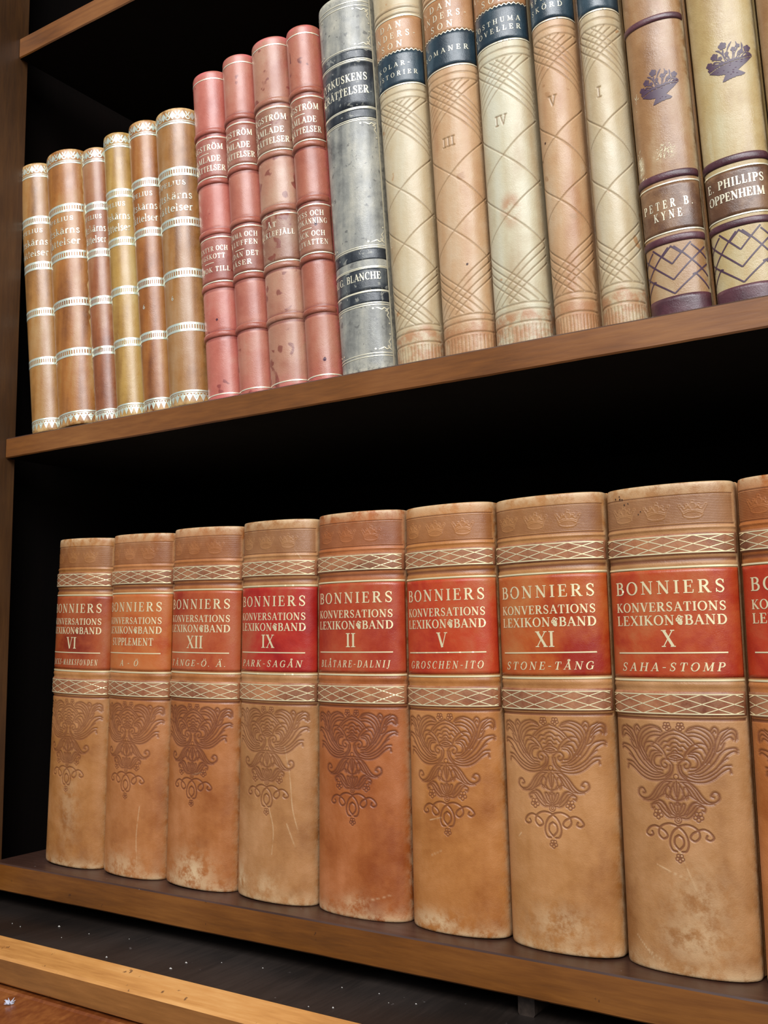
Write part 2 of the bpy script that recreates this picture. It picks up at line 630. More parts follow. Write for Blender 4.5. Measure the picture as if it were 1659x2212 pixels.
e_ = 0.03
GL = {
    'A': (0.86, [([(0.12, e_), (0.43, 1)], t_ * 1.1), ([(0.42, 1), (0.74, e_)], T), ([(0.23, 0.34), (0.63, 0.34)], t_), _ser(0.12, e_, 0.26), _ser(0.74, e_, 0.3)]),
    'B': (0.76, [_stem(0.2), _ser(0.18, e_, 0.3), _ser(0.18, 1 - e_, 0.3), _bowl(np.concatenate([[(0.2, 1 - e_)], arc(0.40, 0.755, 0.21, 0.215, 90, -90), [(0.2, 0.53)]])),
                 _bowl(np.concatenate([[(0.2, 0.53)], arc(0.42, 0.28, 0.25, 0.25, 90, -90), [(0.2, e_)]]))]),
    'C': (0.82, [_ring(0.46, 0.5, 0.36, 0.485, 50, 310), ([(0.72, 0.66), (0.72, 0.95)], t_)]),
    'D': (0.88, [_stem(0.2), _ser(0.18, e_, 0.3), _ser(0.18, 1 - e_, 0.3), _bowl(np.concatenate([[(0.2, 1 - e_)], arc(0.40, 0.5, 0.38, 0.47, 90, -90), [(0.2, e_)]]))]),
    'E': (0.74, [_stem(0.2), _ser(0.18, e_, 0.3), _ser(0.18, 1 - e_, 0.3), ([(0.2, e_), (0.66, e_)], t_), ([(0.2, 1 - e_), (0.63, 1 - e_)], t_), ([(0.2, 0.52), (0.5, 0.52)], t_),
                 ([(0.655, e_), (0.68, 0.27)], t_), ([(0.62, 1 - e_), (0.63, 0.75)], t_), ([(0.5, 0.4), (0.5, 0.64)], t_)]),
    'F': (0.70, [_stem(0.2), _ser(0.2, e_, 0.36), _ser(0.18, 1 - e_, 0.3), ([(0.2, 1 - e_), (0.63, 1 - e_)], t_), ([(0.2, 0.52), (0.5, 0.52)], t_), ([(0.62, 1 - e_), (0.63, 0.75)], t_), ([(0.5, 0.4), (0.5, 0.64)], t_)]),
    'G': (0.88, [_ring(0.46, 0.5, 0.36, 0.485, 50, 330), _stem(0.74, 0.05, 0.44), _ser(0.72, 0.44, 0.3), ([(0.72, 0.68), (0.72, 0.95)], t_)]),
    'H': (0.96, [_stem(0.2), _stem(0.76), ([(0.2, 0.51), (0.76, 0.51)], t_)] + [_ser(x, y, 0.34) for x in (0.2, 0.76) for y in (e_, 1 - e_)]),
    'I': (0.42, [_stem(0.21), _ser(0.21, e_, 0.36), _ser(0.21, 1 - e_, 0.36)]),
    'J': (0.50, [_stem(0.30, 0.15, 1.0), _ser(0.30, 1 - e_, 0.36), (spline([(0.30, 0.2), (0.27, -0.05), (0.12, -0.14), (0.03, -0.05)]), t_ * 1.6)]),
    'K': (0.88, [_stem(0.2), _ser(0.2, e_), _ser(0.2, 1 - e_), ([(0.22, 0.42), (0.68, 1 - e_)], t_), ([(0.36, 0.56), (0.74, e_)], T), _ser(0.68, 1 - e_, 0.26), _ser(0.76, e_, 0.28)]),
    'L': (0.70, [_stem(0.2), _ser(0.2, 1 - e_), _ser(0.18, e_, 0.3), ([(0.2, e_), (0.64, e_)], t_), ([(0.635, e_), (0.66, 0.3)], t_)]),
    'M': (1.08, [([(0.16, e_), (0.2, 1 - e_)], t_), ([(0.2, 1), (0.54, 0.06)], T), ([(0.54, 0.06), (0.86, 1 - e_)], t_), ([(0.87, 1), (0.9, 0)], T), _ser(0.16, e_, 0.26), _ser(0.9, e_, 0.32), _ser(0.16, 1 - e_, 0.2), _ser(0.92, 1 - e_, 0.2)]),
    'N': (0.94, [([(0.18, e_), (0.18, 1 - e_)], t_), ([(0.16, 1), (0.76, 0.02)], T), ([(0.76, 0.0), (0.76, 1 - e_)], t_), _ser(0.18, e_, 0.28), _ser(0.12, 1 - e_, 0.2), _ser(0.76, 1 - e_, 0.28)]),
    'O': (0.90, [_ring(0.45, 0.5, 0.36, 0.485)]),
    'P': (0.72, [_stem(0.2), _ser(0.2, e_, 0.36), _ser(0.18, 1 - e_, 0.3), _bowl(np.concatenate([[(0.2, 1 - e_)], arc(0.40, 0.72, 0.24, 0.25, 90, -90), [(0.2, 0.47)]]))]),
    'R': (0.86, [_stem(0.2), _ser(0.2, e_, 0.34), _ser(0.18, 1 - e_, 0.3), _bowl(np.concatenate([[(0.2, 1 - e_)], arc(0.40, 0.74, 0.23, 0.23, 90, -90), [(0.2, 0.51)]])), ([(0.42, 0.51), (0.72, e_)], T), _ser(0.76, e_, 0.24)]),
    'S': (0.70, [(spline([(0.57, 0.80), (0.46, 0.96), (0.30, 0.965), (0.15, 0.83), (0.20, 0.62), (0.42, 0.47), (0.57, 0.28), (0.49, 0.08), (0.30, 0.035), (0.12, 0.18)]),
                  np.interp(np.linspace(0, 1, 73), [0, 0.25, 0.5, 0.75, 1], [t_, t_ * 1.6, T, t_ * 1.6, t_])), ([(0.575, 0.70), (0.575, 0.97)], t_), ([(0.12, 0.03), (0.12, 0.31)], t_)]),
    'T': (0.80, [_stem(0.4), _ser(0.4, e_, 0.38), ([(0.08, 1 - e_), (0.72, 1 - e_)], t_), ([(0.09, 1 - e_), (0.06, 0.70)], t_), ([(0.71, 1 - e_), (0.74, 0.70)], t_)]),
    'U': (0.92, [(np.concatenate([[(0.2, 1.0), (0.2, 0.3)], arc(0.46, 0.3, 0.26, 0.27, 180, 270, 8)]), np.concatenate([[T, T], np.linspace(T, t_, 9)])),
                 (np.concatenate([arc(0.46, 0.3, 0.26, 0.27, 270, 360, 8), [(0.72, 0.98)]]), t_), _ser(0.2, 1 - e_), _ser(0.72, 1 - e_, 0.26)]),
    'V': (0.84, [([(0.14, 1 - e_), (0.44, 0.0)], T), ([(0.44, 0.0), (0.72, 1 - e_)], t_), _ser(0.14, 1 - e_, 0.32), _ser(0.72, 1 - e_, 0.26)]),
    'X': (0.84, [([(0.16, 1 - e_), (0.70, e_)], T), ([(0.14, e_), (0.68, 1 - e_)], t_), _ser(0.16, 1 - e_, 0.3), _ser(0.70, e_, 0.3), _ser(0.14, e_, 0.24), _ser(0.68, 1 - e_, 0.24)]),
    'Y': (0.82, [([(0.14, 1 - e_), (0.41, 0.48)], T), ([(0.41, 0.48), (0.68, 1 - e_)], t_), _stem(0.41, 0, 0.5), _ser(0.41, e_), _ser(0.14, 1 - e_, 0.3), _ser(0.68, 1 - e_, 0.24)]),
    '-': (0.46, [([(0.06, 0.42), (0.40, 0.42)], t_ * 1.5)]),
    '.': (0.28, [([(0.08, 0.06), (0.20, 0.06)], 0.12)]),
    ' ': (0.34, []),
    '6': (0.6, [_ring(0.3, 0.3, 0.2, 0.28), (spline([(0.10, 0.32), (0.16, 0.7), (0.42, 0.98)]), T * 0.7)]),
    # small letters
    'ä': (0.58, [_ring(0.25, 0.2, 0.16, 0.19), _stem(0.43, 0, 0.5, 0.13), (spline([(0.43, 0.46), (0.36, 0.62), (0.24, 0.66), (0.10, 0.56)]), 0.09), ([(0.44, 0.03), (0.56, 0.03)], t_), ([(0.14, 0.85), (0.24, 0.85)], 0.1), ([(0.34, 0.85), (0.44, 0.85)], 0.1)]),
    'b': (0.58, [_stem(0.14, 0, 1, 0.12), _ring(0.31, 0.32, 0.19, 0.3), _ser(0.08, 0.98, 0.16)]),
    'e': (0.54, [_ring(0.28, 0.33, 0.2, 0.3, 0, 310), ([(0.1, 0.36), (0.46, 0.36)], t_)]),
    'k': (0.60, [_stem(0.14, 0, 1, 0.12), ([(0.16, 0.28), (0.46, 0.62)], t_), ([(0.26, 0.38), (0.54, 0.03)], 0.12), _ser(0.14, 0.03, 0.24), _ser(0.08, 0.98, 0.16)]),
    'l': (0.32, [_stem(0.16, 0, 1, 0.12), _ser(0.16, 0.03, 0.24), _ser(0.1, 0.98, 0.16)]),
    'n': (0.64, [_stem(0.14, 0, 0.66, 0.12), (spline([(0.16, 0.5), (0.32, 0.64), (0.48, 0.5), (0.48, 0.02)]), 0.11), _ser(0.14, 0.03, 0.22), _ser(0.48, 0.03, 0.22)]),
    'r': (0.46, [_stem(0.14, 0, 0.66, 0.12), (spline([(0.16, 0.45), (0.26, 0.63), (0.42, 0.6)]), 0.1), _ser(0.14, 0.03, 0.24)]),
    's': (0.48, [(spline([(0.38, 0.54), (0.26, 0.65), (0.12, 0.56), (0.16, 0.42), (0.32, 0.27), (0.38, 0.13), (0.24, 0.0), (0.08, 0.1)]), 0.1)]),
    't': (0.40, [_stem(0.18, 0.08, 0.9, 0.12), ([(0.04, 0.64), (0.36, 0.64)], t_), (spline([(0.18, 0.12), (0.24, 0.01), (0.36, 0.08)]), 0.08)]),
    # leaf ornament between two words
    '*': (0.74, [(spline([(0.12, 0.34), (0.10, 0.6), (0.3, 0.7), (0.5, 0.52), (0.62, 0.62)]), 0.1), (spline([(0.34, 0.62), (0.24, 0.4), (0.3, 0.16), (0.5, 0.06), (0.58, 0.2)]), 0.13),
                 (spline([(0.36, 0.42), (0.52, 0.4), (0.56, 0.28), (0.44, 0.2), (0.34, 0.28)]), 0.16), (spline([(0.2, 0.78), (0.34, 0.95), (0.5, 0.86), (0.44, 0.74)]), 0.09), (spline([(0.5, 0.7), (0.62, 0.85), (0.7, 0.72)]), 0.08)]),
}
for ch, base in (('Ä', 'A'), ('Ö', 'O')):
    GL[ch] = (GL[base][0], GL[base][1] + [([(0.24, 1.16), (0.36, 1.16)], 0.12), ([(0.52, 1.16), (0.64, 1.16)], 0.12)])
GL['Å'] = (GL['A'][0], GL['A'][1] + [_ring(0.43, 1.16, 0.09, 0.1)])


def text(sh, string, z, h, smax=None, centre=0.0, width=None, gap=0.10, slant=0.0, bold=1.0, natural=None):
    """string set on a spine: baseline z, cap height h; width fits it exactly, natural keeps the letters' own width times that factor"""
    adv = []
    x = 0.0
    for ch in string:
        adv.append(x)
        x += GL[ch][0] + gap
    total = x - gap
    kx = (width / total) if width else h * (natural or 1.0)
    x0 = centre - kx * total / 2
    for a, ch in zip(adv, string):
        for pts, w in GL[ch][1]:
            p = np.asarray(pts, float).copy()
            px = p[:, 0] + slant * (p[:, 1] - 0.4)
            q = np.stack([x0 + kx * (a + px), z + h * p[:, 1]], -1)
            if len(q) == 2:
                # thin strokes keep their weight whichever way the letters are stretched
                dx, dz = abs(q[1] - q[0])
                f = (kx * dz + h * dx) / (dx + dz + 1e-12)
            else:
                f = (kx + h) / 2
            if np.ndim(w) and len(w) != len(p):
                w = np.interp(np.linspace(0, 1, len(p)), np.linspace(0, 1, len(w)), w)
            sh.ribbon(q, np.asarray(w) * f * bold, step=0.0006)


# ------------------------------------------------------------------ a book
def book_base(name, label, group, cx, y, z, w, h, d, lean, cover_mat, page_mat, n=2.2, depth=0.165, round_w=None, taper=0.0):
    root = thing(name, label, 'book', (cx, y, z), group)
    W = w / 2
    sp = Spine(round_w or (w - 0.0004), h, d, lean, n, taper=taper)
    for sgn in (-1, 1):
        a, b = (-W + 0.0004, -W + 0.0034) if sgn < 0 else (W - 0.0034, W - 0.0004)
        box('cover', (a, b, 0.0045, depth, 0.0, h), cover_mat, root, bev=0.0008, sp=sp)
    box('page_block', (-W + 0.0036, W - 0.0036, 0.003, depth - 0.005, 0.004, h - 0.004), page_mat, root, bev=0.0004, sp=sp)
    return root, sp


PAPER = plain('aged_paper', rgb(214, 196, 160), 0.85, 3, 0.85, 300)

# ------------------------------------------------------------------ bookcase
WOOD = wood('warm_brown_wood', 11, rgb(76, 42, 14), rgb(116, 68, 24), rgb(142, 90, 38), 'X', 0.36, coat=0.5)
WOOD_LOW = wood('warm_brown_wood_low', 14, rgb(68, 36, 8), rgb(106, 60, 14), rgb(132, 80, 26), 'X', 0.40, marks=rgb(52, 28, 12), mark_amt=0.70)
WOOD_TOP = wood('shelf_top_wood', 15, rgb(42, 24, 16), rgb(62, 38, 28), rgb(84, 58, 46), 'X', 0.42, marks=rgb(120, 104, 98), mark_amt=0.72)
WOOD_STILE = wood('stile_wood', 12, rgb(44, 25, 7), rgb(70, 41, 12), rgb(92, 57, 20), 'Z', 0.55, coat=0.05)
WOOD_IN_SHADE = wood('dark_interior_shade_wood', 13, rgb(7, 4, 3), rgb(11, 6, 4), rgb(16, 8, 6), 'Z', 0.9, coat=0.0)  # near-black stain inside the case, also paints shade under the shelves
WOOD_IN_SHADE.node_tree.nodes['Principled BSDF'].inputs['Specular IOR Level'].default_value = 0.08
WOOD_RAIL = wood('pale_rail_wood', 16, rgb(148, 92, 40), rgb(196, 138, 74), rgb(220, 168, 104), 'X', 0.42, marks=rgb(70, 44, 30), mark_amt=0.68)
WOOD_BASE = wood('dark_base_wood', 17, rgb(18, 13, 10), rgb(30, 22, 17), rgb(48, 38, 32), 'Y', 0.5, marks=rgb(96, 90, 86), coat=0.05, mark_amt=0.72)
BURL = wood('burl_veneer', 18, rgb(52, 20, 8), rgb(112, 56, 22), rgb(160, 98, 46), 'N', 0.25, coat=0.6, scale=0.6)
WOOD_RAIL_SHADE = wood('rail_face_shade_wood', 19, rgb(84, 50, 18), rgb(126, 80, 34), rgb(152, 100, 48), 'X', 0.45, marks=rgb(50, 30, 16), mark_amt=0.72)  # rail wood darkened: the shade on its front face is painted in
XL, XR = -0.0745, 0.80
ZU, ZT = 0.3303, 0.6765
case = thing('bookcase', 'old brown wooden bookcase with dark interior holding two rows of leather books', 'bookcase', (0, 0, 0))


def shelf(z, th, mat, top_mat, ragged):
    """front edge slightly uneven, body running back behind the stile"""
    n = 120
    xs = np.linspace(XL + 0.0005, XR, n)
    rnd = np.random.RandomState(ragged)
    jz = np.convolve(rnd.randn(n + 8), np.ones(9) / 9, 'valid') * 0.0004
    b = 0.0009
    prof = [(0.30, z - th), (b, z - th), (0.0, z - th + b), (0.0, z - b), (b, z), (0.30, z)]
    v = []
    for i, x in enumerate(xs):
        for j, (y, zz) in enumerate(prof):
            v.append((x, y, zz + (jz[i] if j in (1, 2) else jz[i] * 0.3 if j in (3, 4) else 0)))
    m = len(prof)
    f = []
    for i in range(n - 1):
        for j in range(m):
            a, c = i * m + j, i * m + (j + 1) % m
            f.append((a, c, c + m, a + m))
    f.append(tuple(range(m)))
    f.append(tuple((n - 1) * m + j for j in range(m)))
    o = mesh_obj('shelf', v, f, mat, case, smooth=False)
    fix_normals(o)
    o.data.materials.append(top_mat)
    o.data.materials.append(WOOD_IN_SHADE)
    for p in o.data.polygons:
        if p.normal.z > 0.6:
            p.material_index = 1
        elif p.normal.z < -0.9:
            p.material_index = 2  # shelf undersides coloured near-black to stand for their shade
    return o


shelf(0.0, 0.0201, WOOD_LOW, WOOD_TOP, 1)
shelf(ZU, 0.0163, WOOD, WOOD_TOP, 2)
shelf(ZT, 0.0180, WOOD, WOOD_TOP, 3)
box('stile', (XL - 0.06, XL, -0.03, 0.010, -0.0201, 0.95), WOOD_STILE, case, bev=0.0015)
box('side_panel', (-0.128, -0.106, 0.010, 0.315, -0.06, 0.95), WOOD_IN_SHADE, case, bev=0.0005)
box('side_panel', (XR, XR + 0.022, -0.03, 0.315, -0.06, 0.95), WOOD_IN_SHADE, case, bev=0.0005)
box('back_panel', (-0.128, XR + 0.022, 0.3005, 0.312, -0.06, 0.95), WOOD_IN_SHADE, case, bev=0.0005)
box('top_panel', (-0.128, XR + 0.022, -0.02, 0.315, 0.95, 0.972), WOOD_STILE, case, bev=0.0015)
box('base_board', (-0.128, XR + 0.022, -0.0475, 0.2995, -0.062, -0.032), WOOD_BASE, case, bev=0.0006)
rl = prism('front_rail', [(-0.0475, -0.0618), (-0.0475, -0.0312), (-0.0487, -0.0304), (-0.0655, -0.0352), (-0.0672, -0.0366), (-0.0672, -0.0505), (-0.0664, -0.0515), (-0.0600, -0.0515), (-0.0600, -0.0618)],
           -0.20, XR + 0.022, WOOD_RAIL, case)
rl.data.materials.append(WOOD_RAIL_SHADE)
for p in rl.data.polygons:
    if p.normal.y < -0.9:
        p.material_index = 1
prism('drop_front', [(-0.0605, -0.0640), (-0.0605, -0.0535), (-0.0680, -0.0535), (-0.0700, -0.0545), (-0.2000, -0.0790), (-0.2020, -0.0805), (-0.2020, -0.0940), (-0.2000, -0.0955), (-0.0700, -0.0700)],
      -0.20, XR + 0.022, BURL, case)
STEEL = plain('tarnished_metal', rgb(70, 58, 50), 0.35, 5, 0.45, 300, 0.3)


def support(x, y):
    prof = [(-0.0040, 0), (-0.0048, 0.0012), (-0.0048, 0.0096), (-0.0036, 0.0112), (0.0036, 0.0112), (0.0048, 0.0096), (0.0048, 0.0012), (0.0040, 0)]
    v = [(x + a, y, -0.032 + b) for a, b in prof] + [(x + a, y + 0.02, -0.032 + b) for a, b in prof]
    m = len(prof)
    f = [[i, (i + 1) % m, (i + 1) % m + m, i + m] for i in range(m)] + [list(range(m)), list(range(2 * m - 1, m - 1, -1))]
    o = mesh_obj('shelf_support', v, f, STEEL, case, smooth=False)
    fix_normals(o)


support(0.3690, 0.0085)

# ------------------------------------------------------------------ encyclopaedia volumes
YL = 0.0283
ORN = {}


def ornament_strokes():
    K = 0.0428e-3 * 1.0
    KX = 0.0448e-3 * 0.95

    def M(pts, n=7):
        q = spline(pts, n)
        c = 752 + 0.03 * q[:, 1]
        x = (q[:, 0] - c) * KX
        z = 0.1225 - (q[:, 1] - 105) * K
        r = np.stack([x, z], -1)
        l = np.stack([-x, z], -1)
        return [r, l]

    def circ(cx, cy, r, mirror=True):
        a = np.linspace(0, 2 * PI, 13)
        p = np.stack([cx + r * np.cos(a), cy + r * np.sin(a)], -1)
        c = 752 + 0.03 * cy
        x = (p[:, 0] - c) * KX
        z = 0.1225 - (p[:, 1] - 105) * K
        return [np.stack([x, z], -1)] + ([np.stack([-x, z], -1)] if mirror else [])

    def flower(cx, cy, r, mirror=True):
        out = []
        for k in range(5):
            a = k * 2 * PI / 5 + 0.3
            out += circ(cx + 0.6 * r * math.cos(a), cy + 0.6 * r * math.sin(a), 0.36 * r, mirror)
        return out + circ(cx, cy, 0.16 * r, mirror)
    big = [
        [(800, 600), (820, 690), (880, 750), (980, 780), (1100, 780), (1200, 740), (1300, 660), (1380, 620), (1402, 665)],
        [(830, 600), (850, 680), (920, 730), (1020, 752), (1130, 730), (1230, 670), (1320, 592), (1400, 580)],
        [(930, 700), (1030, 722), (1130, 690), (1225, 628), (1295, 545), (1360, 465), (1440, 422), (1482, 436)],
        [(950, 690), (1050, 688), (1140, 628), (1222, 545), (1282, 455), (1350, 402), (1450, 385), (1486, 410)],
        [(1000, 672), (1080, 626), (1158, 545), (1232, 440), (1274, 340), (1312, 250), (1400, 172), (1470, 200), (1484, 285)],
        [(1010, 645), (1084, 584), (1152, 500), (1210, 400), (1242, 300), (1286, 210), (1380, 162)],
        [(1300, 300), (1350, 245), (1420, 215), (1462, 250), (1466, 300)],
        [(1290, 350), (1340, 290), (1400, 262), (1440, 290)],
        [(1060, 606), (1112, 520), (1156, 430), (1180, 370), (1150, 300), (1080, 244), (1000, 218), (915, 222)],
        [(1120, 560), (1180, 460), (1204, 350), (1164, 254), (1090, 195), (1000, 166), (926, 194)],
        [(1160, 560), (1216, 440), (1232, 310), (1192, 220), (1120, 166), (1030, 145), (940, 168), (902, 212)],
        [(1140, 372), (1080, 290), (1000, 260), (925, 262)],
        [(1160, 430), (1122, 354), (1040, 340), (962, 372), (900, 444), (880, 490)],
        [(1132, 474), (1090, 402), (1030, 392), (962, 432), (922, 470)],
        [(926, 462), (1000, 472), (1052, 530), (1062, 600), (1000, 650), (930, 664)],
        [(934, 492), (1000, 506), (1030, 560), (1010, 612), (950, 622)],
        [(1090, 520), (1060, 460), (1010, 440), (960, 446)],
        [(900, 742), (830, 690), (802, 610), (840, 548), (900, 532), (942, 570), (930, 620), (888, 632), (872, 600), (894, 580)],
        [(1180, 195), (1220, 150), (1262, 180), (1262, 250), (1230, 300)],
        [(1205, 215), (1225, 190), (1240, 215)],
        [(1250, 430), (1300, 400), (1330, 330)],
        [(1250, 600), (1310, 540), (1360, 500)],
    ]
    shell = [
        [(752, 190), (830, 215), (900, 252), (960, 300), (1000, 345), (1040, 370)],
        [(752, 240), (820, 250), (900, 290), (960, 340)],
        [(752, 285), (800, 300), (840, 330), (890, 330), (930, 372)],
        [(752, 340), (790, 345), (820, 380), (860, 375), (900, 410)],
        [(752, 390), (790, 398), (815, 430), (850, 430)],
        [(752, 430), (790, 440), (812, 468)],
        [(752, 455), (820, 470), (872, 505), (848, 528), (752, 545)],
        [(752, 488), (800, 495), (825, 508), (752, 520)],
    ]
    skirt = [
        [(800, 762), (900, 772), (1000, 850), (1080, 950), (1142, 1000), (1212, 1002), (1262, 960), (1250, 902), (1204, 888), (1172, 930), (1200, 946)],
        [(830, 790), (920, 800), (1000, 890), (1060, 980), (1130, 1022), (1204, 1018)],
        [(850, 800), (930, 860), (990, 940), (1040, 1000)],
        [(860, 800), (912, 870), (952, 950)],
        [(800, 800), (836, 862), (862, 930), (830, 990)],
        [(890, 980), (852, 902), (876, 842), (916, 900), (904, 970)],
        [(775, 780), (776, 900), (782, 1010)],
        [(790, 1004), (850, 984), (920, 936), (990, 970), (1060, 1012), (1120, 1024)],
        [(815, 830), (805, 900), (790, 960)],
    ]
    tulip = [
        [(800, 1192), (900, 1200), (972, 1140), (1030, 1062), (1098, 1070), (1092, 1112), (1070, 1100)],
        [(810, 1180), (890, 1150), (922, 1080), (980, 1022), (1050, 1030), (1100, 1072)],
        [(800, 1170), (850, 1120), (872, 1050), (850, 1040), (826, 1090)],
        [(790, 1160), (822, 1100), (815, 1040)],
        [(860, 1160), (900, 1100), (950, 1030), (1010, 1004)],
        [(880, 1180), (950, 1110), (1000, 1050), (1060, 1046)],
        [(784, 1050), (785, 1130)],
        [(770, 1020), (800, 1040), (800, 1060)],
    ]
    curl = [
        [(788, 1300), (830, 1280), (900, 1270), (970, 1290), (1020, 1332), (1034, 1400), (984, 1450), (930, 1420), (950, 1370), (1010, 1332), (1080, 1310), (1150, 1340), (1192, 1400), (1152, 1432), (1108, 1412), (1118, 1380)],
        [(790, 1300), (852, 1350), (892, 1420), (906, 1500), (880, 1570), (830, 1582)],
        [(798, 1395), (842, 1430), (850, 1500), (800, 1562)],
    ]
    o = {'big': sum([M(p) for p in big], []), 'shell': sum([M(p) for p in shell], []), 'skirt': sum([M(p) for p in skirt], []),
         'tulip': sum([M(p) for p in tulip], []), 'curl': sum([M(p) for p in curl], []),
         'flowers': flower(836, 150, 52) + flower(1025, 1172, 62) + flower(802, 1655, 54, False) + circ(775, 730, 30, False) + circ(789, 1222, 40, False) + circ(789, 1222, 16, False)}
    return o


ORN = ornament_strokes()


def crown_strokes(cx, z0):
    P = lambda pts: spline([(cx + x * 1e-3, z0 + z * 1e-3) for x, z in pts], 6)
    out = []
    for m in (-1, 1):
        out += [P([(0, 0.2), (3.0 * m, 0.5), (4.6 * m, 1.4), (4.6 * m, 2.6)]), P([(0, 3.6), (2.4 * m, 3.4), (4.6 * m, 2.6), (5.6 * m, 4.4), (6.6 * m, 6.0)]),
                P([(6.6 * m, 6.0), (5.6 * m, 6.6), (4.8 * m, 5.8), (4.2 * m, 4.8), (3.2 * m, 5.6), (2.4 * m, 6.6), (1.6 * m, 5.6), (0.9 * m, 4.9)]),
                P([(0.9 * m, 4.9), (1.6 * m, 6.6), (0.9 * m, 7.6), (0, 8.2)]), P([(0, 4.2), (2 * m, 4.3), (4.4 * m, 3.6)])]
        for x, z in ((6.4, 6.9), (3.0, 7.0)):
            a = np.linspace(0, 2 * PI, 9)
            out.append(np.stack([cx + (x * m + 0.7 * np.cos(a)) * 1e-3, z0 + (z + 0.7 * np.sin(a)) * 1e-3], -1))
    a = np.linspace(0, 2 * PI, 9)
    out.append(np.stack([cx + 0.9e-3 * np.cos(a), z0 + (8.6 + 0.9 * np.sin(a)) * 1e-3], -1))
    return out


GOLD_LEX = gilt('gilt_cream', (0.92, 0.78, 0.46, 1), rgb(150, 84, 44), 41, 0.5, 0.40, 0.62)
DARK_SPOT = plain('ink_speck', rgb(34, 20, 20), 0.6, 8)


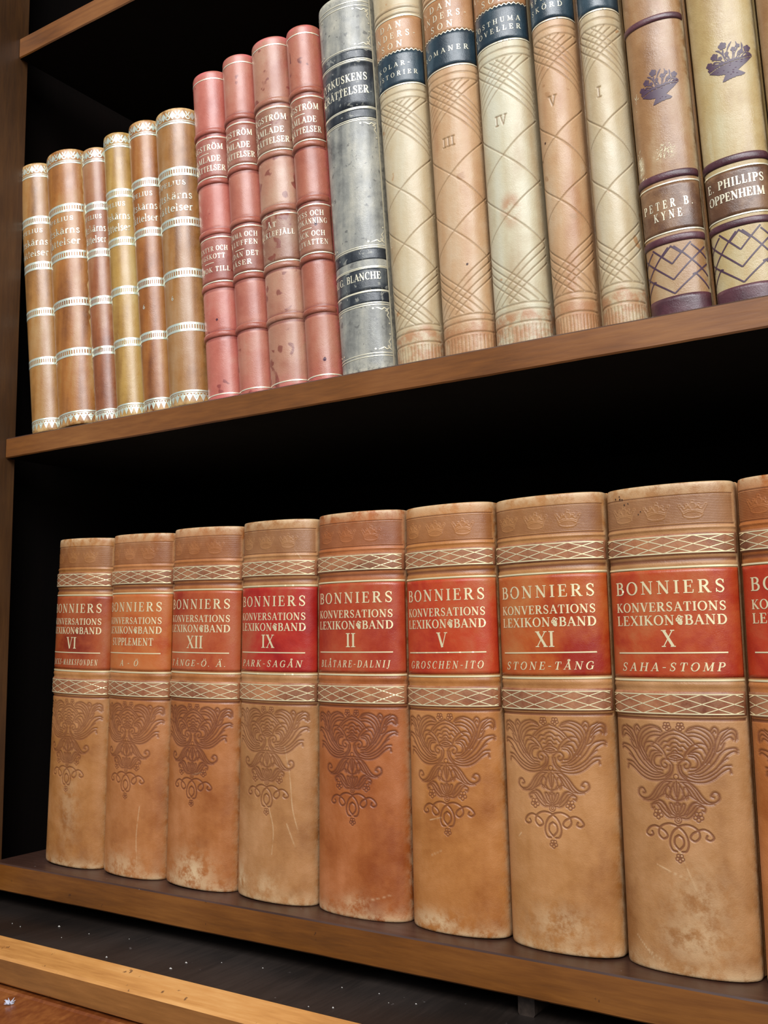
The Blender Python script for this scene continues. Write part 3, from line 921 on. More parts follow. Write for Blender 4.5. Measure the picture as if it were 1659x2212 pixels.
def lex_volume(i, cx, w, h, lean, taper, marks, cols, label_cols, numeral, span, name_label, ns, orn_ink=0.7):
    lm = leather('tan_calf', 100 + i, cols[0], cols[1], cols[2], ink=rgb(102, 54, 32), wear=rgb(204, 172, 130), streak=0.25, mottle=20, rough=0.42)
    bm_ = leather('band_calf', 140 + i, rgb(104, 56, 34), rgb(140, 84, 54), rgb(166, 108, 70), ink=rgb(80, 40, 24), wear=rgb(200, 160, 116), mottle=30, rough=0.4)
    rm = leather('red_label_calf', 180 + i, label_cols[0], label_cols[1], label_cols[2], mottle=28, rough=0.34, coat=0.2, grain=0.18)
    root, sp = book_base('encyclopedia_volume', name_label, 'encyclopedia volumes on the lower shelf', cx, YL, 0.0, w, h, 0.0142, lean, lm, PAPER, n=2.15, round_w=w - 0.0012, taper=taper)
    L = sp.L
    k = h / 0.245
    F = make_field(sp, ns, [(0.050 * k, 0.1262 * k), (0.2195 * k, 0.240 * k)], 0.00023 if ns > 200 else 0.00032, 0.0010)
    Z = F.z
    # head panel: fine ruled lines with crowns
    crowns = sum([crown_strokes(c * 1e-3, 0.2258 * k) for c in (-21.5, -3, 15.5)], [])
    Dc = F.dist(crowns, 0.004)
    near = np.zeros(F.h.shape)
    for c in (-21.5, -3, 15.5):
        near = np.maximum(near, Field.sm((1.0 - np.hypot((F.s[None, :] - c * 1e-3) / 0.0058, (Z[:, None] - 0.2292 * k) / 0.0046)) / 0.25))
    inz = Field.sm(np.minimum(Z - 0.2232 * k, 0.2378 * k - Z) / 0.0005)[:, None] * Field.sm((0.93 * L - np.abs(F.s)) / 0.0012)[None, :]
    rule = (0.5 + 0.5 * np.cos(2 * PI * Z / 0.00082))[:, None] ** 2
    F.h -= inz * 0.00010 + inz * (1 - near) * 0.00016 * rule
    F.ink = np.maximum(F.ink, inz * (0.32 + 0.32 * rule * (1 - near)))
    mc = Field.sm((0.00042 - Dc) / 0.0003) * inz
    F.h += 0.00014 * mc
    F.ink *= (1 - 0.4 * mc)
    F.groove(0.2382 * k, 0.0003, 0.00035, 0.75, 0.94 * L)
    F.groove(0.2228 * k, 0.00035, 0.0004, 0.75, 0.95 * L)
    F.groove(0.2210 * k, 0.0006, -0.0005, 0.0, 0.97 * L, 0.0008)
    F.groove(0.2050 * k, 0.0009, 0.0006, 0.85, 0.97 * L)
    F.groove(0.1415 * k, 0.0008, -0.0006, 0.0, 0.97 * L, 0.0009)
    F.groove(0.1244 * k, 0.0007, 0.0005, 0.85, 0.97 * L)
    # stamped ornament: a faintly sunk ground, cut lines on it
    zs = lambda pl: [np.stack([p[:, 0], p[:, 1] * k], -1) for p in pl]
    leaf = zs(ORN['big'] + ORN['shell'] + ORN['skirt'] + ORN['tulip'])
    g = Field.sm((0.0012 - F.dist(leaf, 0.0022)) / 0.0006)
    F.h -= 0.00016 * g
    F.ink = np.maximum(F.ink, 0.58 * orn_ink * g)
    F.h = F.h
    lines = leaf + zs(ORN['flowers'])
    D = F.dist(lines, 0.0010)
    m = Field.sm((0.00046 - D) / 0.00032)
    F.h -= 0.00025 * m
    F.ink = np.maximum(F.ink, orn_ink * m)
    D = F.dist(zs(ORN['curl']), 0.0012)
    m = Field.sm((0.00072 - D) / 0.0004)
    F.h -= 0.0004 * m
    F.ink = np.maximum(F.ink, 0.9 * orn_ink * m)
    for (s0, z0, rs, rz, am) in marks[0]:
        F.wear = np.maximum(F.wear, am * np.exp(-(((F.s[None, :] - s0) / rs) ** 2 + ((Z[:, None] - z0) / rz) ** 2)))
    if marks[1]:
        m = Field.sm((0.0006 - F.dist([spline(q, 8) for q in marks[1]], 0.001)) / 0.0006)
        F.wear = np.maximum(F.wear, 0.6 * m)
        F.h += 0.00006 * m
    build_spine(sp, F, lm, root)
    # bands with gold lattice
    for za, zb, g0, g1 in ((0.2069, 0.2189, 0.2084, 0.2172), (0.1256, 0.1388, 0.1272, 0.1369)):
        bd = raised_band(sp, za * k, zb * k, 0.0012, bm_, root, flat=3.0, smax=0.98, ns=90, fall=10)
        sh = Sheet(sp, 0.00105)
        e = 0.885 * L
        g0, g1 = g0 * k, g1 * k
        sh.rect(-e, e, g0 - 0.00028, g0 + 0.00032, 60)
        sh.rect(-e, e, g1 - 0.00032, g1 + 0.00022, 60)
        P = 0.0149
        hh = g1 - g0
        for q in range(-6, 7):
            for sg in (-1, 1):
                a = np.array([q * P - sg * P, g0])
                b = np.array([q * P + sg * P, g1])
                ts = np.linspace(0, 1, 60)
                pl = a + (b - a) * ts[:, None]
                pl = pl[np.abs(pl[:, 0]) < e]
                if len(pl) > 2:
                    sh.ribbon(pl, 0.00042)
        sh.build('gilt_lattice', GOLD_LEX, bd)
    # title label and its lettering
    lab = patch(sp, -0.955 * L, 0.955 * L, 0.1452 * k, 0.2002 * k, 0.00018, 'title_label', rm, root, 60, 30)
    gilt_line(sp, 0.00034, 0.95 * L, 0.2008 * k, 0.2017 * k, GOLD_LEX, root)
    gilt_line(sp, 0.00034, 0.95 * L, 0.1434 * k, 0.1444 * k, GOLD_LEX, root)
    sh = Sheet(sp, 0.00034)
    tw = 1.48 * L
    text(sh, 'BONNIERS', 0.1878 * k, 0.0067 * k, width=tw, gap=0.22)
    text(sh, 'KONVERSATIONS', 0.1788 * k, 0.0047 * k, width=tw, gap=0.07, bold=1.1)
    text(sh, 'LEXIKON*BAND', 0.1718 * k, 0.0050 * k, width=tw, gap=0.07, bold=1.1)
    if numeral == 'SUPPLEMENT':
        text(sh, numeral, 0.1632 * k, 0.0054 * k, width=1.16 * L, gap=0.07, bold=1.1)
    elif numeral:
        text(sh, numeral, 0.1607 * k, 0.0086 * k, natural=1.0, gap=0.05)
    sh.rect(-0.73 * L, 0.73 * L, 0.1573 * k, 0.1580 * k, 50)
    if span:
        nar = len(span) < 6
        text(sh, span, 0.1484 * k, 0.0043 * k, width=(0.5 if nar else 1.36) * L, gap=0.32, slant=0.22, bold=1.0)
    sh.build('lettering', GOLD_LEX, lab)
    if numeral == 'X':
        sh = Sheet(sp, 0.0003)
        for s, z, r in ((-0.0235, 0.2403, 0.00035), (-0.0262, 0.2392, 0.0004), (-0.0232, 0.2388, 0.0005), (-0.0218, 0.2385, 0.0004), (-0.0205, 0.2355, 0.0004), (-0.0182, 0.236, 0.0003), (-0.0112, 0.231, 0.0003), (-0.0125, 0.2297, 0.0003)):
            sh.disc(s, z, r)
        sh.build('ink_specks', DARK_SPOT, root)
    return root


TAN = lambda r, g, b: (rgb(r - 58, g - 50, b - 48), rgb(r - 28, g - 20, b - 22), rgb(r - 6, g + 2, b + 2))
lexdata = [
    (TAN(186, 124, 76), (rgb(120, 38, 16), rgb(152, 70, 34), rgb(160, 92, 52)), 'VI', 'JACKS-MARKSFONDEN', 'worn tan encyclopedia volume standing first in its row beside the dark case side'),
    (TAN(190, 122, 76), (rgb(158, 54, 16), rgb(176, 94, 44), rgb(180, 110, 60)), 'SUPPLEMENT', 'A - Ö', 'tan encyclopedia volume with orange label lettered SUPPLEMENT'),
    (TAN(186, 116, 70), (rgb(140, 42, 20), rgb(164, 76, 40), rgb(170, 94, 56)), 'XII', 'TÄNGE-Ö. Ä.', 'tan encyclopedia volume with gilt numeral XII and pale scuff at its foot'),
    (TAN(190, 132, 88), (rgb(140, 20, 16), rgb(164, 42, 28), rgb(166, 78, 48)), 'IX', 'PARK-SAGÅN', 'pale scuffed tan encyclopedia volume with gilt numeral IX on crimson label'),
    (TAN(182, 106, 62), (rgb(140, 32, 14), rgb(162, 62, 32), rgb(166, 90, 52)), 'II', 'BLÅTARE-DALNIJ', 'reddish brown encyclopedia volume with gilt numeral II on red label'),
    (TAN(194, 126, 74), (rgb(150, 28, 12), rgb(174, 62, 28), rgb(174, 94, 52)), 'V', 'GROSCHEN-ITO', 'tan encyclopedia volume with gilt numeral V on scarlet label'),
    (TAN(194, 134, 86), (rgb(142, 32, 10), rgb(168, 78, 30), rgb(174, 104, 54)), 'XI', 'STONE-TÅNG', 'tan encyclopedia volume with gilt numeral XI on orange red label'),
    (TAN(190, 134, 90), (rgb(146, 28, 14), rgb(168, 68, 30), rgb(172, 98, 54)), 'X', 'SAHA-STOMP', 'broad tan encyclopedia volume with gilt numeral X and black ink specks at head'),
    (TAN(196, 120, 70), (rgb(146, 26, 10), rgb(170, 54, 24), rgb(172, 80, 44)), '', '', 'tan encyclopedia volume cut off by the photo edge after the one numbered X'),
]
lexB = [-0.0425, 0.0225, 0.0860, 0.1520, 0.2190, 0.2887, 0.3527, 0.4187, 0.4872, 0.5560]
lexT = [-0.0350, 0.0273, 0.0908, 0.1565, 0.2208, 0.2876, 0.3495, 0.4172, 0.4866, 0.5545]
# scuffs and creases: (across, up, half width, half height, strength) and creases as point lists
lexwear = [
    ([(0.004, 0.045, 0.010, 0.03, 0.3)], []),
    ([(0.0, 0.006, 0.02, 0.010, 0.6)], [[(0.014, 0.05), (0.012, 0.03), (0.013, 0.01)]]),
    ([(0.002, 0.010, 0.016, 0.012, 1.0), (0.0, 0.004, 0.03, 0.005, 0.8)], [[(0.0, 0.075), (0.012, 0.078)]]),
    ([(-0.024, 0.010, 0.006, 0.010, 1.0), (0.0, 0.010, 0.012, 0.008, 0.5)], [[(0.014, 0.098), (0.018, 0.080), (0.020, 0.060), (0.024, 0.045)], [(0.002, 0.060), (0.006, 0.046), (0.005, 0.030)], [(0.016, 0.05), (0.022, 0.036)], [(0.02, 0.225), (0.031, 0.212)]]),
    ([(0.002, 0.008, 0.010, 0.006, 0.6)], [[(0.012, 0.012), (0.026, 0.016)]]),
    ([(-0.010, 0.006, 0.018, 0.006, 0.8)], [[(-0.012, 0.062), (-0.004, 0.064)], [(-0.012, 0.042), (-0.004, 0.046)]]),
    ([(0.002, 0.014, 0.016, 0.010, 0.6)], [[(-0.022, 0.058), (-0.020, 0.060)]]),
    ([(0.006, 0.018, 0.016, 0.012, 0.6), (0.008, 0.034, 0.014, 0.018, 0.45)], [[(-0.012, 0.052), (0.004, 0.046)], [(0.002, 0.03), (0.012, 0.031)], [(-0.02, 0.01), (-0.008, 0.004)], [(-0.026, 0.016), (-0.016, 0.006)], [(0.0, 0.06), (0.008, 0.04)]]),
    ([], []),
]
lexH = [0.2449, 0.2444, 0.2447, 0.2450, 0.2458, 0.2450, 0.2447, 0.2446, 0.2449]
for i, (c, lc, num, span, lab) in enumerate(lexdata):
    a, b = lexB[i], lexB[i + 1]
    la, lb = (a - lexT[i]) / 0.245, (b - lexT[i + 1]) / 0.245
    lex_volume(i, (a + b) / 2, b - a - 0.0008, lexH[i], (la + lb) / 2, (la - lb) / (b - a), lexwear[i], c, lc, num, span, lab, 170 if i < 3 else 230 if i < 5 else 300, orn_ink=(0.68, 0.72, 0.9, 0.66, 0.95, 0.76, 0.74, 0.82, 0.76)[i])

# ------------------------------------------------------------------ upper shelf: bounds of the books at the shelf and near their tops
YU = 0.022
bot = [-0.0618, -0.0291, 0.0119, 0.0368, 0.0653, 0.0936, 0.1291, 0.1589, 0.1864, 0.2184, 0.2446, 0.2870, 0.3218, 0.3566, 0.3928, 0.4222, 0.4482, 0.4832, 0.5180, 0.5520]
lea = [0.122, 0.111, 0.1105, 0.101, 0.101, 0.091, 0.076, 0.075, 0.074, 0.074, 0.071, 0.062, 0.047, 0.042, 0.046, 0.040, 0.046, 0.046, 0.040, 0.036]


def slot(i):
    ln = (lea[i] + lea[i + 1]) / 2
    a, b = bot[i] + ln * 0.004, bot[i + 1] + ln * 0.004
    return (a + b) / 2, (b - a) - 0.0009, ln, (lea[i] - lea[i + 1]) / (b - a)


SILVER = gilt('gilt_pale', (0.80, 0.86, 0.70, 1), rgb(140, 112, 72), 51, 0.65, 0.36, 0.60)
SILVER_WORN = gilt('gilt_pale_worn', (0.80, 0.84, 0.68, 1), rgb(140, 104, 62), 52, 0.6, 0.36, 0.50)
GOLD = gilt('gilt_gold', (0.95, 0.86, 0.62, 1), rgb(140, 96, 60), 61, 0.5, 0.34, 0.68)


def diamond_row(sh, z0, z1, e, period, up=True):
    """row of leaf tipped lozenges and scrolls along head or tail"""
    h = z1 - z0
    n = int(e / period) + 1
    for q in range(-n, n + 1):
        c = q * period
        if abs(c) > e - period * 0.3:
            continue
        zc = (z0 + z1) / 2
        r = period * 0.30
        sh.poly([(c - r, zc), (c, zc + h * 0.42), (c + r, zc), (c, zc - h * 0.42)])
        for m in (-1, 1):
            if abs(c + m * period * 0.5) < e:
                sh.ribbon(spline([(c + m * period * 0.5, zc - h * 0.4), (c + m * period * 0.28, zc - h * 0.2), (c + m * period * 0.44, zc + h * 0.05), (c + m * period * 0.30, zc + h * 0.4)], 5), h * 0.11)


def drops(sp, root, items, mat):
    """ink drops: (across as a share of the half width, height, radius, streak length)"""
    for a, z, r, st in items:
        sh = Sheet(sp, 0.00012)
        rr = random.Random(int(z * 1e5))
        n = 14
        pts = [(a * sp.L + r * (1 + rr.uniform(-0.25, 0.2)) * math.cos(q * 2 * PI / n), z + r * (1 + rr.uniform(-0.25, 0.2)) * math.sin(q * 2 * PI / n)) for q in range(n)]
        sh.poly(pts)
        if st:
            sh.ribbon([(a * sp.L, z), (a * sp.L - 0.0002, z + st)], [r * 1.6, r * 0.5])
        sh.build('ink_drop', mat, root)


DROP = plain('purple_ink_drop', rgb(72, 26, 44), 0.4, 77, 0.8, 200)
SPECK = plain('brown_ink_speck', rgb(70, 40, 26), 0.5, 78, 0.8, 200)


def brown_book(i, H, cols, label, no=None, torn=False):
    cx, w, ln, tp = slot(i)
    lm = leather('brown_calf', 300 + i, cols[0], cols[1], cols[2], ink=rgb(60, 30, 16), wear=rgb(214, 176, 116), streak=0.65, mottle=22, rough=0.40, coat=0.6)
    cm = leather('brown_cover', 330 + i, rgb(60, 36, 16), rgb(96, 60, 28), rgb(120, 80, 40), mottle=30)
    root, sp = book_base('leather_book', label, 'brown calf books with pale gilt bars', cx, YU, ZU, w, H, min(0.0165, 0.47 * w), ln, cm, PAPER, n=2.05, round_w=w - 0.0012, taper=tp)
    L = sp.L
    F = make_field(sp, 60, [], 0.001, 0.0014)
    build_spine(sp, F, lm, root)
    k = H / 0.2295
    zz = lambda z: (z * 0.985 - 0.0045) * k
    zh = lambda z: H - (0.2347 - z)
    zb = [(0.1820, 0.1890), (0.1418, 0.1487), (0.1016, 0.1084), (0.0600, 0.0666)]
    e = 0.93 * L
    for a, b in zb:
        a, b = zz(a), zz(b)
        sh = Sheet(sp, 0.00015)
        sh.rect(-e, e, a, a + (b - a) * 0.26, 40)
        sh.rect(-e, e, b - (b - a) * 0.26, b, 40)
        n = 13
        for q in range(-n, n + 1):
            s = q * e / n
            sh.ribbon([(s, a), (s, b)], e / n * 0.42)
        sh.build('gilt_bar', SILVER, root)
    sh = Sheet(sp, 0.00015)
    sh.rect(-e, e, zh(0.2215), zh(0.2229), 40)
    sh.rect(-e, e, zh(0.2236), zh(0.2241), 40)
    diamond_row(sh, zh(0.2246), zh(0.2322), e, 0.0072)
    sh.build('head_ornament', SILVER, root)
    sh = Sheet(sp, 0.00015)
    sh.rect(-e, e, zz(0.0142), zz(0.0154), 40)
    sh.rect(-e, e, zz(0.0131), zz(0.0136), 40)
    n = 5
    for q in range(-n, n + 1):
        c = q * e / n
        sh.poly([(c - e / n * 0.42, zz(0.0112)), (c, zz(0.0130)), (c + e / n * 0.42, zz(0.0112)), (c, zz(0.0068))])
        sh.ribbon(arc(c, zz(0.0130), e / n * 0.48, 0.0032, 180, 360, 10), 0.0004)
    sh.build('tail_ornament', SILVER, root)
    sh = Sheet(sp, 0.00015)
    text(sh, 'TOPELIUS', zz(0.1743), 0.0036, width=1.12 * L, gap=0.14, bold=1.0)
    text(sh, 'Fältskärns', zz(0.1634), 0.0060, width=1.44 * L, gap=0.06, bold=1.0)
    text(sh, 'berättelser', zz(0.1538), 0.0060, width=1.44 * L, gap=0.06, bold=1.0)
    sh.build('lettering', SILVER_WORN, root)
    if no:
        sh = Sheet(sp, 0.00015)
        text(sh, no, zz(0.0850), 0.0034 * k, natural=1.0, bold=1.1)
        sh.build('volume_number', SILVER_WORN, root)
    if torn:
        # ragged paper showing where the hinge has split
        sh = Sheet(sp, 0.00025)
        rr = random.Random(5)
        zs_ = np.linspace(0.004, H - 0.004, 60)
        x = np.array([0.90 * L + rr.uniform(-0.0006, 0.0006) for _ in zs_])
        w_ = np.array([rr.uniform(0.0012, 0.0034) for _ in zs_])
        sh.ribbon(np.stack([x, zs_], -1), w_, step=0.002)
        sh.build('torn_hinge', plain('torn_leather', rgb(196, 160, 108), 0.8, 79, 0.7, 120), root)


brown = [
    ((rgb(103, 63, 23), rgb(153, 105, 50), rgb(165, 129, 82)), 0.2330, 'slim brown calf book at the end of the upper row against the case side', None),
    ((rgb(110, 60, 19), rgb(156, 98, 41), rgb(170, 129, 75)), 0.2325, 'brown calf book with a torn pale hinge, second from the case side', None),
    ((rgb(97, 47, 21), rgb(140, 80, 43), rgb(161, 116, 77)), 0.2285, 'reddish brown calf book just before the yellowest calf book', None),
    ((rgb(129, 87, 32), rgb(170, 131, 63), rgb(183, 156, 99)), 0.2320, 'palest yellow brown calf book with pale gilt bars', None),
    ((rgb(99, 49, 14), rgb(147, 87, 32), rgb(169, 120, 64)), 0.2330, 'narrow dark honey calf book between the yellowest and the broadest calf books', '6'),
    ((rgb(103, 61, 23), rgb(149, 101, 48), rgb(163, 127, 88)), 0.2295, 'broadest brown calf book with pale gilt bars beside the first red book', '6'),
]
for i, (c, H, lab, no) in enumerate(brown):
    brown_book(i, H, c, lab, no, i == 1)


# ------------------------------------------------------------------ red books
def red_book(i, H, cols, spots, lower, label, spot_amt, ink=()):
    cx, w, ln, tp = slot(i)
    lm = leather('red_calf', 400 + i, cols[0], cols[1], cols[2], ink=rgb(104, 34, 38), wear=rgb(206, 100, 100), streak=0.3, mottle=20, rough=0.42, spots=spots, spot_amt=spot_amt, coat=0.45)
    rb = leather('red_band_calf', 430 + i, cols[0], cols[0], cols[1], ink=rgb(104, 34, 38), wear=cols[2], mottle=26, rough=0.36, coat=0.25)
    dk = leather('red_label_calf', 460 + i, tuple(c * 0.66 for c in cols[0][:3]) + (1,), tuple(c * 0.70 for c in cols[1][:3]) + (1,), tuple(c * 0.76 for c in cols[2][:3]) + (1,), mottle=24, rough=0.36, spots=spots, spot_amt=spot_amt, coat=0.2)
    root, sp = book_base('leather_book', label, 'red calf books with raised bands', cx, YU, ZU, w, H, 0.0120, ln, rb, PAPER, n=2.05, taper=tp)
    L = sp.L
    k = H / 0.2580
    F = make_field(sp, 60, [], 0.001, 0.0012)
    bands = (0.2085, 0.1684, 0.1285, 0.0868, 0.0498)
    for z in bands:
        F.groove((z + 0.0026) * k, 0.0005, 0.0003, 0.55, L)
        F.groove((z - 0.0030) * k, 0.0006, 0.0004, 0.75, L)
    build_spine(sp, F, lm, root)
    for z in bands:
        raised_band(sp, (z - 0.0024) * k, (z + 0.0024) * k, 0.0014, rb, root, flat=1.3, ns=50)
    e = 0.965 * L
    for z in (0.2511, 0.2032, 0.1712, 0.1240, 0.0897, 0.0049):
        gilt_line(sp, 0.00018, e, (z - 0.00035) * k, (z + 0.00042) * k, GOLD, root)
    lab = patch(sp, -e, e, 0.1718 * k, 0.2027 * k, 0.0001, 'title_label', dk, root, 40, 16)
    sh = Sheet(sp, 0.00025)
    text(sh, 'ENGSTRÖM', 0.1934 * k, 0.0045 * k, width=1.44 * L, gap=0.1, bold=1.1)
    sh.rect(-0.22 * L, 0.22 * L, 0.1903 * k, 0.1908 * k, 12)
    text(sh, 'SAMLADE', 0.1838 * k, 0.0045 * k, width=1.24 * L, gap=0.1, bold=1.1)
    text(sh, 'BERÄTTELSER', 0.1764 * k, 0.0045 * k, width=1.56 * L, gap=0.06, bold=1.1)
    sh.build('lettering', GOLD, lab)
    lab = patch(sp, -e, e, 0.0903 * k, 0.1234 * k, 0.0001, 'volume_label', dk, root, 40, 16)
    sh = Sheet(sp, 0.00025)
    for s, z, wd in lower:
        if s == '-':
            sh.rect(-0.2 * L, 0.2 * L, (z - 0.0002) * k, (z + 0.0003) * k, 12)
        else:
            text(sh, s, z * k, 0.0037 * k, width=wd * L, gap=0.16, bold=1.0)
    sh.build('lettering', GOLD, lab)
    drops(sp, root, ink, DROP)


reds = [
    (6, 0.2507, (rgb(154, 75, 59), rgb(176, 99, 81), rgb(184, 127, 107)), rgb(120, 45, 37), 0.70, [('ÄVENTYR OCH', 0.1135, 1.4), ('HUGSKOTT', 0.1075, 1.2), ('-', 0.1045, 1), ('EN BOK TILL', 0.0975, 1.5)], 'bright red calf book next to the brown calf books'),
    (7, 0.2543, (rgb(148, 75, 57), rgb(170, 103, 81), rgb(178, 129, 105)), rgb(116, 45, 35), 0.71, [('HEMMA OCH', 0.1160, 1.4), ('PÅ LUFFEN', 0.1100, 1.4), ('-', 0.1068, 1), ('MEDAN DET', 0.1015, 1.42), ('JÄSER', 0.0952, 0.9)], 'rosy red calf book second of the red ones counted from the brown books'),
    (8, 0.2565, (rgb(150, 91, 69), rgb(168, 119, 93), rgb(178, 143, 115)), rgb(118, 57, 43), 0.62, [('ÅT', 0.1150, 0.36), ('HÄCKLEFJÄLL', 0.1085, 1.5)], 'faded pink calf book spotted with dark stains along its edge'),
    (9, 0.2553, (rgb(140, 71, 51), rgb(162, 95, 71), rgb(172, 119, 93)), rgb(96, 35, 31), 0.72, [('KRYSS OCH', 0.1160, 1.3), ('LANDKÄNNING', 0.1105, 1.5), ('-', 0.1073, 1), ('BLÄCK OCH', 0.1015, 1.3), ('SALTVATTEN', 0.0955, 1.5)], 'dull red calf book with purple ink drops beside the grey book'),
]
for i, H, c, sp_, am, lo, lab in reds:
    red_book(i, H, c, sp_, lo, lab, am, {6: [(0.2, 0.0590, 0.0009, 0), (-0.5, 0.067, 0.0005, 0)], 7: [(-0.1, 0.166, 0.0004, 0.003), (-0.5, 0.020, 0.0006, 0.004)],
                                         9: [(0.35, 0.1085, 0.0011, 0.006), (-0.25, 0.230, 0.0004, 0.008), (-0.6, 0.0175, 0.0008, 0), (0.35, 0.0150, 0.0013, 0)]}.get(i, []))


# ------------------------------------------------------------------ grey book with gold frames
def grey_book(i, H):
    cx, w, ln, tp = slot(i)
    lm = leather('grey_calf', 500, rgb(74, 74, 72), rgb(134, 132, 122), rgb(172, 166, 148), ink=rgb(60, 56, 50), wear=rgb(204, 196, 172), streak=0.45, mottle=44, rough=0.38, coat=0.3, spots=rgb(96, 94, 88), spot_amt=0.65)
    cm = leather('mottled_board', 501, rgb(44, 36, 28), rgb(104, 92, 76), rgb(140, 128, 108), mottle=60, rough=0.6)
    bk = leather('black_label_calf', 502, rgb(24, 26, 30), rgb(46, 50, 54), rgb(100, 102, 98), mottle=44, rough=0.34, streak=0.55, coat=0.3, spots=rgb(132, 130, 120), spot_amt=0.63)
    root, sp = book_base('leather_book', 'tall grey calf book with black labels and gilt scroll frames', None, cx, YU, ZU, w, H, 0.0130, ln, cm, PAPER, n=2.1, round_w=w - 0.0034, taper=tp)
    # thick boards stand a little proud at the joint
    L = sp.L
    F = make_field(sp, 80, [], 0.001, 0.0013)
    build_spine(sp, F, lm, root)
    e = 0.93 * L
    DZ = 0.0050
    for a, b, nm in ((0.2192, 0.2252, 'dark_band'), (0.1846, 0.2165, 'title_label'), (0.1766, 0.1826, 'dark_band'), (0.0790, 0.0862, 'dark_band'), (0.0586, 0.0728, 'author_label'), (0.0506, 0.0570, 'dark_band')):
        p = patch(sp, -e, e, a - DZ, b - DZ, 0.0001, nm, bk, root, 40, 8)
        if nm == 'title_label':
            sh = Sheet(sp, 0.00025)
            text(sh, 'HYRKUSKENS', 0.2030 - DZ, 0.0054, width=1.46 * L, gap=0.1, bold=1.1)
            text(sh, 'BERÄTTELSER', 0.1938 - DZ, 0.0054, width=1.50 * L, gap=0.08, bold=1.1)
            sh.build('lettering', GOLD, p)
        elif nm == 'author_label':
            sh = Sheet(sp, 0.00025)
            text(sh, 'AUG. BLANCHE', 0.0655 - DZ, 0.0048, width=1.46 * L, gap=0.07, bold=1.1)
            sh.build('lettering', GOLD, p)
    for z in (0.2600, 0.2570, 0.2263, 0.2184, 0.2172, 0.1838, 0.1830, 0.1760, 0.1748, 0.0880, 0.0868, 0.0740, 0.0732, 0.0580, 0.0575, 0.0498, 0.0484, 0.0168, 0.0150):
        gilt_line(sp, 0.00022, e, z - DZ - 0.0002, z - DZ + 0.0003, GOLD, root)
    for m in (-1, 1):
        sh = Sheet(sp, 0.00022)
        sh.ribbon([(m * (e + 0.0004), 0.002), (m * (e + 0.0004), H - 0.002)], 0.0012)
        sh.build('gilt_line', GOLD, root)
    for z0, z1 in ((0.2275, 0.2560), (0.0893, 0.1738), (0.0180, 0.0474)):
        for m in (-1, 1):
            for up in (-1, 1):
                sh = Sheet(sp, 0.00022)
                zc = (z1 if up > 0 else z0) - DZ
                P = lambda pts: spline([(m * (e - a * 1e-3), zc - up * b * 1e-3) for a, b in pts], 6)
                wd = lambda n: np.interp(np.linspace(0, 1, n), [0, 0.3, 0.7, 1], [0.0003, 0.0007, 0.0007, 0.0002])
                for pts in ([(0.8, 0.8), (2.2, 2.6), (1.6, 4.4), (2.6, 6.0), (1.2, 8.0), (0.9, 9.6)], [(0.8, 0.8), (2.8, 1.8), (4.4, 1.2), (6.0, 2.2), (8.0, 1.4), (9.6, 1.0)], [(1.4, 1.6), (3.4, 3.0), (2.6, 3.6)]):
                    q = P(pts)
                    sh.ribbon(q, wd(len(q)))
                sh.disc(m * (e - 0.0014), zc - up * 0.0112, 0.0006)
                sh.disc(m * (e - 0.0115), zc - up * 0.0014, 0.0006)
                sh.build('gilt_corner_scroll', GOLD, root)


grey_book(10, 0.2625)


